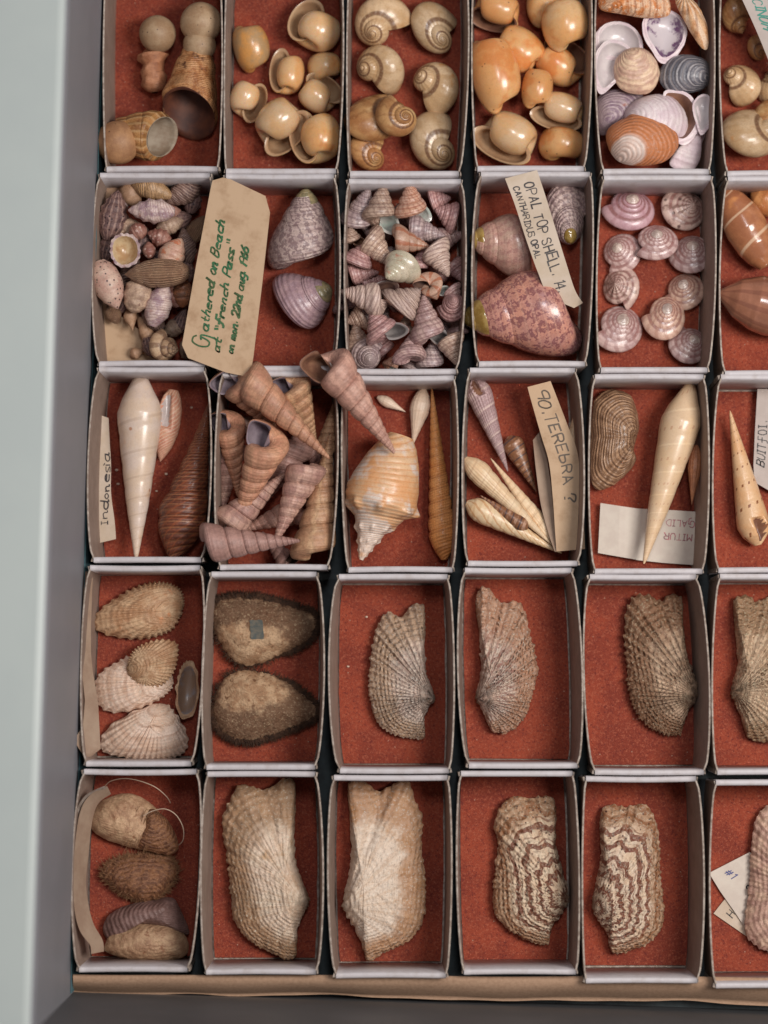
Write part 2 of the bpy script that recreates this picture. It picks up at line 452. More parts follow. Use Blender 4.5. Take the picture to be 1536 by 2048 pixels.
    if parent is not None:
        o = bpy.data.objects.new(part or 'valve', finish_mesh(part or 'valve', V, F, uv, mats, midx, np.array(parent['_o'])))
        col.objects.link(o); o.parent = parent
        if lab2: o['label'] = lab2
        return o
    if concave:
        top_ = midx.astype(bool)
        root = empty(name, org)
        V1, F1, u1 = subset(V, F, uv, ~top_); V2, F2, u2 = subset(V, F, uv, top_)
        link('outer_shell', finish_mesh('outer_shell', V1, F1, u1, [mats[0]], None, org), root)
        link('inner_shell', finish_mesh('inner_shell', V2, F2, u2, [mats[1]], None, org), root)
        return tag(root, label, 'shell', group)
    o = link(name, finish_mesh(name, V, F, uv, mats, midx, org), None, org)
    return tag(o, label, 'shell', group)
def holder(name, px, py, z0, label, group=None, cat='shell'):
    o = empty(name, at(px, py, z0)); o['_o'] = [float(x) for x in at(px, py, z0)]
    return tag(o, label, cat, group)
def strands(pts_dirs, width, mat, name, parent, org):
    V, F = [], []
    for p0, p1, p2 in pts_dirs:
        d = p2-p0; n = np.array((-d[1], d[0], 0)); n = n/(np.linalg.norm(n)+1e-6)*width/2
        i = len(V); up = np.array((0, 0, width*.5))
        V += [p0-n, p0+n, p0+up, p1-n*.8, p1+n*.8, p1+up, p2]
        F += [(i, i+1, i+4, i+3), (i+1, i+2, i+5, i+4), (i+2, i, i+3, i+5), (i+3, i+4, i+6), (i+4, i+5, i+6), (i+5, i+3, i+6)]
    me = finish_mesh(name, V, F, None, [mat], None, org, False)
    o = bpy.data.objects.new(name, me); col.objects.link(o); o.parent = parent; o['kind'] = 'stuff'
    return o
def tube(pts, r, mat, name, parent=None, org=None, sides=8):
    pts = np.asarray(pts, float); n = len(pts)
    tg = np.gradient(pts, axis=0); tg /= np.linalg.norm(tg, axis=1)[:, None]+1e-9
    ref = np.array((0, 0, 1.0)); rings = []
    for p_, t_ in zip(pts, tg):
        u_ = np.cross(t_, ref); 
        if np.linalg.norm(u_) < 1e-3: u_ = np.array((1.0, 0, 0))
        u_ /= np.linalg.norm(u_); v_ = np.cross(u_, t_)
        rings.append([p_+r*(math.cos(a)*u_+math.sin(a)*v_) for a in np.linspace(0, 2*PI, sides, endpoint=False)])
    P = np.array(rings); UV = np.zeros((n, sides+1, 2))
    V, F, uv = grid(P, UV)
    F.append(tuple(range(sides))[::-1]); F.append(tuple(range((n-1)*sides, n*sides))); uv = np.vstack([uv, np.zeros((2*sides, 2))])
    if org is None: org = pts[0]
    return link(name, finish_mesh(name, V, F, uv, [mat], None, org), parent, org)

# ------------------------------------------------------------ paper sheets with handwriting that follows the sheet
GL = {
'a': "46 16 05 04 13 33 46 43 53", 'b': "09 03 33 44 45 36 06", 'c': "46 16 05 04 13 43", 'd': "46 16 05 04 13 33 45 49 43 53",
'e': "05 45 36 16 05 04 13 43", 'g': "46 16 05 04 13 43 46 41 30 10", 'h': "09 03 05 26 35 33 43", 'i': "06 03|08 17",
'l': "09 03", 'm': "06 03 05 16 25 23 25 36 45 43 53", 'n': "06 03 05 26 35 33 43", 'o': "16 05 04 13 23 34 35 26 16", 'p': "06 00 03 06 26 35 34 23 03",
'r': "06 03 05 16 36", 's': "36 16 05 24 33 03", 't': "19 14 23 33|06 36", 'u': "06 04 13 23 36 33 43", 'y': "06 04 14 36 31 20 00",
'A': "03 29 43|15 35", 'B': "09 03 33 44 45 36 06 36 47 48 39 09", 'C': "48 39 19 07 05 13 33 44", 'D': "09 03 23 45 47 29 09",
'E': "49 09 03 43|06 36", 'F': "59 29 26 23 12 02|06 46", 'G': "48 39 19 07 05 13 33 46 36 56 51 30", 'H': "09 03|49 43|06 46", 'I': "19 13|09 29|03 23",
'L': "09 03 33", 'M': "03 09 26 49 43", 'N': "03 09 43 49", 'O': "19 07 05 13 33 45 47 39 19", 'P': "03 09 39 48 47 36 06",
'R': "03 09 39 48 47 36 06 26 43", 'S': "48 39 19 08 07 36 44 33 13 04", 'T': "09 49|29 23", 'U': "09 05 13 33 45 49",
'V': "09 23 49", 'Q': "19 07 05 13 33 45 47 39 19|24 42", '1': "18 29 23", '2': "08 19 39 48 46 03 43", '4': "39 05 45|38 33", '6': "39 06 04 13 33 44 45 36 06",
'9': "46 16 07 08 19 39 48 43", '0': "19 07 05 13 33 45 47 39 19", '8': "26 08 19 39 48 26 04 13 33 44 26", '#': "13 19|33 39|05 45|07 47",
'?': "07 19 39 48 26 25|23 13", '.': "13 14", ',': "14 02", '"': "09 17|29 37", "'": "09 07", '-': "05 35"}
SHARP = set("AEHILMNTV14#DF")
def glyph(ch, sharp=False):
    out = []; wmax = 0
    for part in GL[ch].split('|'):
        pts = [(int(q[0]), int(q[1])-3) for q in part.split()]
        wmax = max(wmax, max(x for x, _ in pts))
        if len(pts) > 2 and ch not in SHARP and not sharp: pts = catmull(pts, 5, False)
        out.append(np.array(pts, float))
    return out, wmax
def paper(name, rows, mat, label, cat='label', texts=(), ink=None, thick=1.5, interp='smooth', nx=6, group=None, ripple=0.0):
    """rows: (ax, ay, bx, by, z[, zb]) pixels; side A is the top of the writing, rows run in reading direction."""
    R = []
    for r in rows:
        z = r[4]; zb = r[5] if len(r) > 5 else z
        R.append(np.r_[at(r[0], r[1], z), at(r[2], r[3], zb)])
    R = np.array(R)
    G = catmull(R, 6, False) if interp == 'smooth' else catmull(R, 1, False) if False else np.array([R[i]*(1-t)+R[i+1]*t for i in range(len(R)-1) for t in np.linspace(0, 1, 5, endpoint=False)]+[R[-1]])
    n = len(G); vv = np.linspace(0, 1, nx+1)
    S = G[:, None, :3]*(1-vv[None, :, None])+G[:, None, 3:]*vv[None, :, None]
    if ripple: S[:, :, 2] += ripple*np.sin(np.linspace(0, 5, n))[:, None]*(vv-0.5)[None]
    top = S; bot = S-np.array((0, 0, thick))
    V = np.concatenate([top.reshape(-1, 3), bot.reshape(-1, 3)]); m = nx+1; off = n*m; F = []
    for i in range(n-1):
        for j in range(nx):
            q = (i*m+j, i*m+j+1, (i+1)*m+j+1, (i+1)*m+j); F.append(q); F.append(tuple(x+off for x in q[::-1]))
        for j in (0, nx):
            e = (i*m+j, (i+1)*m+j, (i+1)*m+j+off, i*m+j+off); F.append(e if j else e[::-1])
    for i in (0, n-1):
        for j in range(nx):
            e = (i*m+j, i*m+j+1, i*m+j+1+off, i*m+j+off); F.append(e)
    org = V.mean(0); org[2] = V[:, 2].min()
    me = finish_mesh('paper' if texts else name, V, F, None, [MATS[mat]], None, org, False)
    if not texts:
        o = link(name, me, None, org); return tag(o, label, cat, group)
    root = empty(name, org); link('paper', me, root)
    tag(root, label, cat, group)
    cl = (G[:, :3]+G[:, 3:])/2; ln = np.r_[0, np.cumsum(np.linalg.norm(np.diff(cl, axis=0), axis=1))]
    def surf(s, t):
        i = np.interp(s, ln, np.arange(n)); i0 = int(min(i, n-2)); f = i-i0
        g_ = G[i0]*(1-f)+G[i0+1]*f; wd = np.linalg.norm(g_[3:]-g_[:3]); k_ = t/wd
        pnt = g_[:3]*(1-k_)+g_[3:]*k_
        if ripple: pnt[2] += ripple*math.sin(i/(n-1)*5)*(k_-0.5)
        return pnt
    V, F = [], []
    def ribbon(pp, wd):
        pp = [surf(*x) for x in pp]
        for k_ in range(len(pp)-1):
            a_, b_ = pp[k_], pp[k_+1]; d = b_-a_; L_ = np.linalg.norm(d)
            if L_ < 1e-4: continue
            d = d/L_; nn = np.array((-d[1], d[0], 0))*wd/2; up = np.array((0, 0, 0.7)); i = len(V)
            e = d*wd*0.35
            V.extend([a_-nn-e+up, a_+nn-e+up, b_+nn+e+up, b_-nn+e+up]); F.append((i+3, i+2, i+1, i))
    for tx in texts:
        s_, s0, t0, hh, wd = tx[:5]; slant = tx[5] if len(tx) > 5 else 0.15; adv = tx[6] if len(tx) > 6 else 1.0; rise = tx[7] if len(tx) > 7 else 0.0
        sharp = len(tx) > 8
        x = s0; k_ = hh/6.0
        for ch in s_:
            if ch == ' ': x += 3.0*k_*adv; continue
            strokes, wm = glyph(ch, sharp); j1, j2, j3 = random.uniform(-.3, .3), random.uniform(-.45, .45), random.uniform(.88, 1.12); sl = slant+random.uniform(-.13, .13)
            if sharp: j1 = j2 = 0; j3 = 1; sl = slant
            for stq in strokes:
                pp = []
                for gx, gy in stq:
                    xs = x+(gx+gy*sl)*k_*j3*0.85*adv; ys = t0-(gy*j3+j2)*k_-rise*(xs-s0)
                    pp.append((xs, ys))
                ribbon(pp, wd*random.uniform(.70, 1.25))
            x += (wm*0.85+1.25+j1)*k_*adv
    me = finish_mesh('handwriting', V, F, None, [ink], None, org, False)
    link('handwriting', me, root)
    return root

# ============================================================ materials of the setting
def plain(name, base, rough=0.6, alt=None, ns=0.01, bump=None, coat=0.0, lo=.35, hi=.65):
    m = NT(name); cr = base
    if alt: cr = m.mix(m.rng(m.noise(ns, 5, .65), lo, hi), base, alt)
    if bump: m.bump(m.noise(bump[0], 4, .7), bump[1], bump[2])
    MATS[name] = m.done(cr, rough, coat); return MATS[name]
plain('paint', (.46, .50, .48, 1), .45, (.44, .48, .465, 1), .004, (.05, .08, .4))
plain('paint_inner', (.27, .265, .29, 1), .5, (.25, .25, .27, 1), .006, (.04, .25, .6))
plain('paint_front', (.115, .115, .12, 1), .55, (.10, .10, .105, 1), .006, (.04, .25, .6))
plain('floor_teal', (.06, .075, .08, 1), .85, (.04, .045, .048, 1), .02)
plain('teal_paper', (.10, .21, .23, 1), .8, (.07, .14, .17, 1), .03)
plain('kraft', (.46, .29, .19, 1), .85, (.36, .215, .135, 1), .16, (.4, .5, 1.2), lo=.3, hi=.75)
plain('tray_white', (.58, .535, .55, 1), .5, (.47, .41, .40, 1), .045, (.10, .45, 1.2), lo=.42, hi=.80)
plain('tray_card', (.33, .235, .19, 1), .7, (.27, .19, .15, 1), .02, (.2, .3, .8))
plain('tray_edge', (.50, .42, .36, 1), .8, (.27, .20, .16, 1), .09, (.3, .5, 1.0))
plain('old_paper', (.56, .38, .24, 1), .75, (.42, .26, .15, 1), .028, (.35, .45, .8), lo=.44, hi=.78)
plain('cream_paper', (.62, .50, .40, 1), .75, (.55, .43, .32, 1), .02, (.3, .25, .5))
plain('white_paper', (.66, .58, .50, 1), .7, (.60, .51, .44, 1), .03, (.3, .25, .5))
plain('grey_card', (.52, .44, .40, 1), .7, (.47, .39, .35, 1), .03, (.3, .25, .5))
plain('tan_paper', (.40, .28, .20, 1), .75, (.33, .215, .15, 1), .02, (.3, .3, .6))
plain('ink_green', (.01, .13, .04, 1), .5, (.05, .10, .02, 1), .03)
plain('ink_black', (.035, .025, .025, 1), .5)
plain('ink_brown', (.09, .055, .03, 1), .5)
plain('ink_teal', (.04, .26, .20, 1), .5)
plain('ink_blue', (.04, .05, .20, 1), .5)
plain('ink_red', (.50, .12, .14, 1), .5, (.22, .10, .10, 1), .08)
plain('crumb', (.70, .52, .40, 1), .6)
plain('thread', (.62, .45, .33, 1), .7)
def foam():
    m = NT('red_lining')
    cr = m.mix(m.rng(m.noise(.010, 4, .6), .38, .62), (.365, .059, .024, 1), (.25, .036, .016, 1))
    cr = m.mix(m.rng(m.noise(.20, 3, .85), .49, .66, 0, .75), cr, (.48, .13, .068, 1))
    cr = m.mix(m.rng(m.noise(.17, 3, .85), .34, .49, .85, 0), cr, (.15, .016, .012, 1))
    vo = m.n('ShaderNodeTexVoronoi'); vo.inputs['Scale'].default_value = .045; m.l(m.obj, vo.inputs[0])
    cr = m.mix(m.rng(vo.outputs['Distance'], .035, .075, .75, 0), cr, (.55, .36, .26, 1))
    m.bump(m.noise(.24, 4, .8), .9, 3.5)
    MATS['red_lining'] = m.done(cr, .9)
    m.b.inputs['Sheen Weight'].default_value = 0.15
foam()

# ============================================================ drawer
def quad_wall(p0, p1, th, z0, z1, mat, name, parent, org, side=1, topmat=None, bevel=10):
    """wall whose visible face runs p0->p1 (world units), thickness away on `side`"""
    d = (p1-p0)[:2]; d = d/np.linalg.norm(d); nn = np.array((-d[1], d[0]))*side
    prof = [(0, z0), (0, z1-bevel), (bevel*.3, z1-bevel*.3), (bevel, z1), (th-bevel, z1), (th, z1-bevel), (th, z0)]
    V, F = [], []
    for s in np.linspace(0, 1, 9):
        b = p0[:2]*(1-s)+p1[:2]*s
        for t_, z_ in prof: V.append((*(b+nn*t_), z_))
    k = len(prof); mi = []
    for i in range(8):
        for j in range(k-1):
            F.append((i*k+j, i*k+j+1, (i+1)*k+j+1, (i+1)*k+j)); mi.append(1 if j in (2, 3, 4) else 0)
    F += [tuple(range(k)), tuple(range(8*k, 9*k))[::-1]]; mi += [0, 0]
    me = finish_mesh(name, V, F, None, [MATS[mat], MATS[topmat or mat]], mi, org, False)
    return link(name, me, parent)
FL = -10.0
oc = np.array((0.0, 0.0, FL-12))
drawer = empty('drawer', oc); tag(drawer, 'pale grey green painted wooden drawer holding the rows of card trays', 'drawer')
A0, A1 = at(226, -700, H), at(139, 1990, H)
dirl = (A0-A1)/np.linalg.norm(A0-A1)
A1[2] = A0[2] = 0; B1 = at(2050, 2046, 60); B1[2] = 0; A1 = at(136, 1995, H); A1[2] = 0
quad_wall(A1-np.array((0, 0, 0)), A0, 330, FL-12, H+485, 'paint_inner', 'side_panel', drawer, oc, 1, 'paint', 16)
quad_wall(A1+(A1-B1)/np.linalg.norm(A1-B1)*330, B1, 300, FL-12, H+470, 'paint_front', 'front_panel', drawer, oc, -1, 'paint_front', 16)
def slab(pts, z0, z1, mat, name, parent=None, org=None):
    n = len(pts); V = [(p[0], p[1], z0) for p in pts]+[(p[0], p[1], z1) for p in pts]
    F = [tuple(range(n))[::-1], tuple(range(n, 2*n))]+[(i, (i+1) % n, (i+1) % n+n, i+n) for i in range(n)]
    if org is None: org = np.mean(V, 0)
    return link(name, finish_mesh(name, V, F, None, [MATS[mat]], None, org, False), parent, org if parent is None else None)
slab([A1, B1, B1+np.array((0, 2900, 0)), A0], FL-14, FL-1, 'floor_teal', 'base_panel', drawer, oc)
# teal lining paper standing against the side
off = np.array((2.5, 0, 0))
V, F = [], []
for s in np.linspace(0, 1, 30):
    b = A1*(1-s)+A0*s
    lift = H-34+12*math.sin(s*23)+6*math.sin(s*61)
    V += [b+off*.4+np.array((0, 4, FL)), b+off*1.0+np.array((0, 4, FL)), b+off*1.0+np.array((0, 4, lift)), b+off*.4+np.array((0, 4, lift+3))]
for i in range(29):
    for j in range(4): F.append((i*4+j, i*4+(j+1) % 4, (i+1)*4+(j+1) % 4, (i+1)*4+j))
link('lining_paper', finish_mesh('lining_paper', V, F, None, [MATS['teal_paper']], None, oc, False), drawer)
# brown card packing strip in front of the bottom row
prof = [(1949, 118), (1956, 121), (1966, 112), (1973, 98), (1980, 76), (1985, 56)]
V, F = [], []; n = 60
for i in range(n+1):
    s = i/n; px = 146+s*1560; dy = s*26+2.5*math.sin(s*15)+1.5*math.sin(s*37); ex = (4*math.sin(s*31)+2*math.sin(s*70))*.4
    for k, (py, z) in enumerate(prof): V.append(at(px, py+dy*(0.25+0.75*k/5)+(ex if k == 5 else 0), z+1.5*math.sin(s*19+k)))
k = len(prof)
V += [v-np.array((0, 0, 4.0)) for v in V[:]]; of = (n+1)*k
for i in range(n):
    for j in range(k-1):
        q = (i*k+j, i*k+j+1, (i+1)*k+j+1, (i+1)*k+j); F.append(q); F.append(tuple(x+of for x in q[::-1]))
    for j in (0, k-1): F.append((i*k+j, (i+1)*k+j, (i+1)*k+j+of, i*k+j+of))
org = at(840, 1975, 44)
ps = link('packing_strip', finish_mesh('packing_strip', V, F, None, [MATS['kraft']], None, org), None, org)
tag(ps, 'stained brown card packing strip along the front edge of the drawer', 'card strip')

# ============================================================ trays
TR = [
 [(213,438,-62,213,435,343,205,446),(455,680,-62,452,672,347,447,688),(700,930,-62,700,918,352,692,938),(950,1178,-62,955,1168,342,942,1185),(1198,1422,-62,1207,1418,348,1189,1431),(1448,1670,-62,1455,1665,352,1438,1680)],
 [(200,420,345,198,410,733,182,426),(452,668,347,438,665,742,431,682),(698,922,357,700,912,748,687,933),(962,1180,343,958,1170,733,942,1187),(1208,1422,350,1202,1415,745,1192,1433),(1456,1670,352,1450,1665,752,1438,1680)],
 [(198,408,733,187,402,1125,174,424),(445,665,742,440,655,1140,428,677),(690,908,750,697,905,1145,682,918),(940,1150,735,936,1155,1132,923,1170),(1190,1407,748,1190,1405,1148,1176,1420),(1442,1660,748,1437,1655,1146,1424,1668)],
 [(180,400,1130,172,382,1533,160,408),(423,633,1143,413,630,1540,403,650),(678,895,1148,680,898,1547,656,910),(930,1143,1135,938,1155,1537,914,1166),(1180,1392,1148,1190,1408,1550,1166,1420),(1440,1655,1147,1435,1655,1550,1423,1665)],
 [(168,393,1538,158,375,1945,142,402),(415,630,1543,412,632,1950,400,648),(668,895,1550,672,892,1957,654,905),(922,1145,1542,928,1152,1950,912,1160),(1172,1392,1552,1172,1395,1967,1163,1410),(1432,1650,1560,1432,1650,1977,1418,1662)]]
TL_ = [
 ['white card tray holding three bulb tipped brown shells, top left corner','white card tray holding eight small amber bubble shells','white card tray holding eight beige moon snail shells','white card tray packed with large orange bubble shells','white card tray heaped with slipper shells','white card tray with brown snail shells under a teal lettered label'],
 ['white card tray holding mixed speckled beach shells beside the buff tag','white card tray holding two grey pink top shells','white card tray crammed with small pink top shells','white card tray holding three opal top shells and a lettered strip','white card tray holding ten mauve wheel shells','white card tray with glossy brown olive shells at the right edge'],
 ['white card tray with a long white auger and a dark brown turret','white card tray heaped with brown pink turret shells','white card tray with the orange conch and the orange auger','white card tray of slim augers with a question mark label','white card tray with a long cream auger over a typed note','white card tray with the dotted tan auger at the right edge'],
 ['white card tray holding four ribbed cockles and a folded paper strip','white card tray holding two hairy brown mussels','white card tray with the grey ark shell whose beak points right','white card tray with the pale ark shell whose beak points left','white card tray with the shaggy brown ark shell','white card tray with an ark shell cut by the right edge, fourth row'],
 ['white card tray with hairy shells, loose thread and a paper band','white card tray with the large pale ark shell beaked to the right','white card tray with the large pale ark shell beaked to the left','white card tray with the zigzag ark shell beaked to the right','white card tray with the zigzag ark shell beaked to the left','white card tray with two written slips under a pinkish shell']]
def wall_strip(path_out, path_in, zlo, lo_out, lo_in, mats, name, parent, org, round_=True):
    """thin wall: rim polylines and foot polylines (world xy), faces 0 side, 1 rim"""
    n = len(path_out); V, F, mi = [], [], []
    for i in range(n):
        po, pi_, fo, fi = path_out[i], path_in[i], lo_out[i], lo_in[i]
        e = 2.2 if round_ else 0.5
        mid = [po+(pi_-po)*t for t in (0.18, .5, .82)]
        V += [(*fo, zlo), (*po, H-e), (*mid[0], H-e*.25), (*mid[1], H), (*mid[2], H-e*.25), (*pi_, H-e), (*fi, zlo)]
    for i in range(n-1):
        for j in range(6):
            F.append((i*7+j, i*7+j+1, (i+1)*7+j+1, (i+1)*7+j)); mi.append(1 if 1 <= j <= 4 else 0)
        F.append((i*7+6, i*7, (i+1)*7, (i+1)*7+6)); mi.append(0)
    F += [tuple(range(7)), tuple(range((n-1)*7, n*7))[::-1]]; mi += [0, 0]
    return link(name, finish_mesh(name, V, F, None, [MATS[mats[0]], MATS[mats[1]]], mi, org, round_), parent)
def tray(q, label):
    tx0, tx1, ty, bx0, bx1, by, mL, mR = q
    w2 = lambda x, y: at(x, y, H)[:2]
    TLc, TRc, BLc, BRc = w2(tx0, ty), w2(tx1, ty), w2(bx0, by), w2(bx1, by)
    cen = (TLc+TRc+BLc+BRc)/4; org = np.array((cen[0], cen[1], FL))
    root = empty('card_tray', org); tag(root, label, 'tray', 'white card trays set in rows in the drawer')
    ins = 0.985
    def foot(p, k=0.975): return cen+(p-cen)*k
    # end walls (thick folded white card)
    for (a, b, sgn) in ((TLc, TRc, -1), (BLc, BRc, 1)):
        n = 15; s = np.linspace(0, 1, n); j = random.uniform(-2.0, 1.0)
        out = np.array([a*(1-x)+b*x+np.array((0, -sgn*(j*math.sin(PI*x)))) for x in s])
        inn = out+np.array((0, sgn*11.0))
        fo = np.array([foot(p, .985) for p in out]); fi = fo+np.array((0, sgn*10))
        wall_strip(out, inn, FL, fo, fi, ('tray_white', 'tray_white'), 'end_wall', root, org)
    # long side walls, thin and bowed
    ym = (ty+by)/2
    for (a, b, mx) in ((TLc, BLc, mL), (TRc, BRc, mR)):
        n = 25; s = np.linspace(0, 1, n); mid = w2(mx, ym); base = (a+b)/2; bow = mid[0]-base[0]
        sg = np.sign(bow); f = np.sin(PI*s)**0.5
        a2, b2 = a+np.array((sg*1.5, -9.0)), b+np.array((sg*1.5, 9.0))
        out = a2*(1-s[:, None])+b2*s[:, None]; out[:, 0] += (bow-sg*1.5)*f
        inn = out-np.array((sg*3.4, 0))
        fo = a2*(1-s[:, None])+b2*s[:, None]; fo[:, 0] += bow*0.45*f; fo = cen+(fo-cen)*np.array((.985, .985)); fi = fo-np.array((sg*4.5, 0))
        wall_strip(out, inn, FL, fo, fi, ('tray_card', 'tray_edge'), 'side_wall', root, org, False)
    # folded corner tabs
    for (p, sx, sy) in ((TLc, -1, -1), (TRc, 1, -1), (BLc, -1, 1), (BRc, 1, 1)):
        j = random.uniform(2.0, 5.0); o_ = p+np.array((sx*1.5, sy*1.5)); a_, b_ = o_+np.array((sx*j, sy*1.0)), o_+np.array((sx*(j-2), sy*9.5))
        V, F = [], []
        for pp in (o_, a_, b_, o_+np.array((0, sy*8))): V += [(*foot(pp, .98), FL+4), (*pp, H-random.uniform(2, 7))]
        for i in range(4): k = (i+1) % 4; F.append((i*2, i*2+1, k*2+1, k*2))
        F += [(0, 2, 4, 6), (1, 7, 5, 3)]
        link('corner_tab', finish_mesh('corner_tab', V, F, None, [MATS['tray_edge']], None, org, False), root)
    # base and red lining
    def loop(kx, ky, bowk, n=16, wob=0.0):
        pts = []
        fx0 = lambda s: (TLc*(1-s)+BLc*s); fx1 = lambda s: (TRc*(1-s)+BRc*s)
        L_, R_ = [], []
        for s in np.linspace(0, 1, n):
            f = math.sin(PI*s)**.5
            l = fx0(s)+np.array(((w2(mL, ym)[0]-(TLc+BLc)[0]/2)*f*bowk, 0)); r = fx1(s)+np.array(((w2(mR, ym)[0]-(TRc+BRc)[0]/2)*f*bowk, 0))
            L_.append(l+rng.normal(0, wob, 2)); R_.append(r+rng.normal(0, wob, 2))
        P = L_+R_[::-1]
        return [cen+(p-cen)*np.array((kx, ky)) for p in P]
    slab(loop(.975, .98, .43), FL, FL+2, 'tray_edge', 'base', root, org)
    n = 16; Lp = loop(random.uniform(.93, .965), random.uniform(.915, .935), .40, n, .4)
    sh = np.array((random.uniform(-1.5, 1.5), random.uniform(-2, 2)))
    V, F = [], []; m = 12
    for i in range(n):
        l, r = Lp[i]+sh, Lp[2*n-1-i]+sh
        for j in range(m+1):
            p = l*(1-j/m)+r*j/m
            e = 1.2 if (i in (0, n-1) or j in (0, m)) else 0
            V.append((p[0], p[1], 0-e+0.8*mnoise.noise(Vector((p[0]*.02, p[1]*.02, 1)))))
    mm = m+1
    for i in range(n-1):
        for j in range(m): F.append((i*mm+j, (i+1)*mm+j, (i+1)*mm+j+1, i*mm+j+1))
    top = len(V); ring = [i*mm for i in range(n)]+[(n-1)*mm+j for j in range(1, mm)]+[i*mm+m for i in range(n-2, -1, -1)]+[j for j in range(m-1, 0, -1)]
    V += [(V[i][0], V[i][1], FL+2.2) for i in ring]; R_ = len(ring)
    for i in range(R_): k = (i+1) % R_; F.append((ring[i], ring[k], top+k, top+i))
    F.append(tuple(range(top, top+R_)))
    link('red_lining', finish_mesh('red_lining', V, F, None, [MATS['red_lining']], None, org, False), root)
for r in range(5):
    for k in range(6): tray(TR[r][k], TL_[r][k])

# ============================================================ shell materials
plain('in_dark', (.13, .07, .05, 1), .4, (.07, .035, .03, 1), .03)
plain('in_mouth', (.26, .18, .12, 1), .65, (.40, .32, .24, 1), .03)
plain('in_rust', (.16, .05, .025, 1), .6, (.09, .03, .02, 1), .03)
plain('in_grey', (.22, .20, .19, 1), .25, (.34, .30, .29, 1), .03, coat=.5)
plain('in_pale', (.58, .50, .47, 1), .3, (.46, .38, .36, 1), .03, coat=.4)
plain('in_amber', (.56, .37, .22, 1), .3, (.46, .27, .15, 1), .03, coat=.4)
plain('in_purple', (.30, .24, .27, 1), .3, (.20, .15, .18, 1), .03, coat=.4)
plain('in_brown', (.30, .15, .09, 1), .35, (.17, .075, .05, 1), .03, coat=.3)
plain('in_blue', (.30, .19, .13, 1), .4, (.30, .28, .30, 1), .022, coat=.2, lo=.50, hi=.66)
plain('in_white', (.70, .63, .62, 1), .3, (.60, .52, .53, 1), .03, coat=.4)
plain('in_violet', (.66, .58, .60, 1), .3, (.16, .07, .16, 1), .028, coat=.4, lo=.5, hi=.62)
plain('in_pearl', (.44, .50, .44, 1), .15, (.60, .56, .52, 1), .05, coat=.8)
plain('in_cream', (.66, .50, .30, 1), .3, (.44, .26, .13, 1), .035, coat=.4)
smat('bulb', c(158,132,104), c(142,112,84), .03, rough=.55, speck=(.07, .06, c(60,40,30)), bump=(.3, .3, .8), grime=0.5)
smat('bulb_brown', c(160,118,82), c(140,100,70), .03, rough=.55, speck=(.06, .05, c(70,40,30)), grime=0.5)
smat('volute', c(150,96,56), c(196,146,100), .05, stripes=((14,0,.5,.9,c(90,45,22),.5,.02,.5),), third=(c(66,36,22), .03, .54), rough=.42, ribs=((10,0,.3,.5,1.5),), bump=(.12,.7,2.5))
smat('volute_pink', c(165,115,85), c(140,90,62), .05, rough=.5, ribs=((12,0,.3,.4,1.2),))
smat('volute_fold', c(165,118,70), c(125,82,48), .04, stripes=((0,18,.3,.9,c(205,170,125),.3,.03,.45),), rough=.45, ribs=((0,16,.1,.6,1.6),))
smat('bubble', c(206,154,100), c(214,174,128), .022, third=(c(184,120,68), .018, .56), rough=.3, coat=.45, bump=(.05, .2, 1), grime=0.35, sss=.35)
smat('bubble_orange', c(206,146,90), c(214,166,114), .018, lo=.3, hi=.7, third=(c(190,122,68), .015, .50), rough=.3, coat=.5, bump=(.06, .2, 1), speck=(.045, .04, c(120,70,40)), grime=0.35, sss=.35)
smat('bubble_white', c(212,178,140), c(208,165,118), .022, rough=.25, coat=.7, bump=(.05, .2, 1), grime=0.35, sss=.35)
smat('bubble_olive', c(150,120,85), c(180,128,70), .03, rough=.3, coat=.6, grime=0.35)
smat('moon', c(186,158,126), c(168,136,100), .02, stripes=((0,.75,.992,.9995,c(88,52,32),.012,.03,.85),(16,0,.55,1.0,c(150,112,76),1.4,.05,.3,.03),(0,1,.965,.998,c(95,55,30),.02,.02,.8)), third=(c(165,112,62), .016, .60), rough=.33, coat=.35, ribs=((18,0,.5,.18,1.0),), bump=(.08,.3,1), grime=0.6)
smat('moon_brown', c(172,130,85), c(150,102,62), .025, stripes=((0,.75,.992,.9995,c(88,52,32),.012,.03,.85),(14,0,.6,1.0,c(115,70,38),1.4,.05,.4,.03),(0,1,.96,.998,c(75,40,22),.02,.02,.8)), third=(c(190,155,110), .016, .58), rough=.36, coat=.3, ribs=((18,0,.5,.2,1.0),), grime=0.6)
smat('slip_orange', c(205,185,175), c(195,170,158), .03, stripes=((0,.25,.66,.76,c(168,98,52),.03,.02,.95),(0,14,.2,.9,c(140,85,50),.35,.04,.30)), rough=.5, ribs=((0,14,.4,.45,1.5),), grime=0.5)
smat('slip_bark', c(178,108,58), c(205,170,140), .05, .42, .56, stripes=((0,9,.3,.9,c(120,62,30),.5,.06,.5),), rough=.6, ribs=((0,14,.5,.5,1.5),), speck=(.12,.14,c(225,205,185)))
smat('slip_streak', c(175,125,85), c(190,155,120), .05, stripes=((22,0,.1,.6,c(225,200,175),.3,.05,.7),(17,2,.6,.9,c(110,62,36),.3,.03,.5)), rough=.55, ribs=((22,0,.4,.5,1.5),))
smat('slip_white', c(205,190,190), c(190,170,175), .03, stripes=((0,8,.6,1.,c(165,140,145),.3,.03,.35),), rough=.4, ribs=((0,12,.4,.3,1.2),), grime=0.5)
smat('slip_blue', c(105,102,108), c(80,80,88), .04, stripes=((0,9,.3,.8,c(165,158,158),.5,.03,.65),), rough=.4, coat=.2, ribs=((0,14,.4,.4,1.2),))
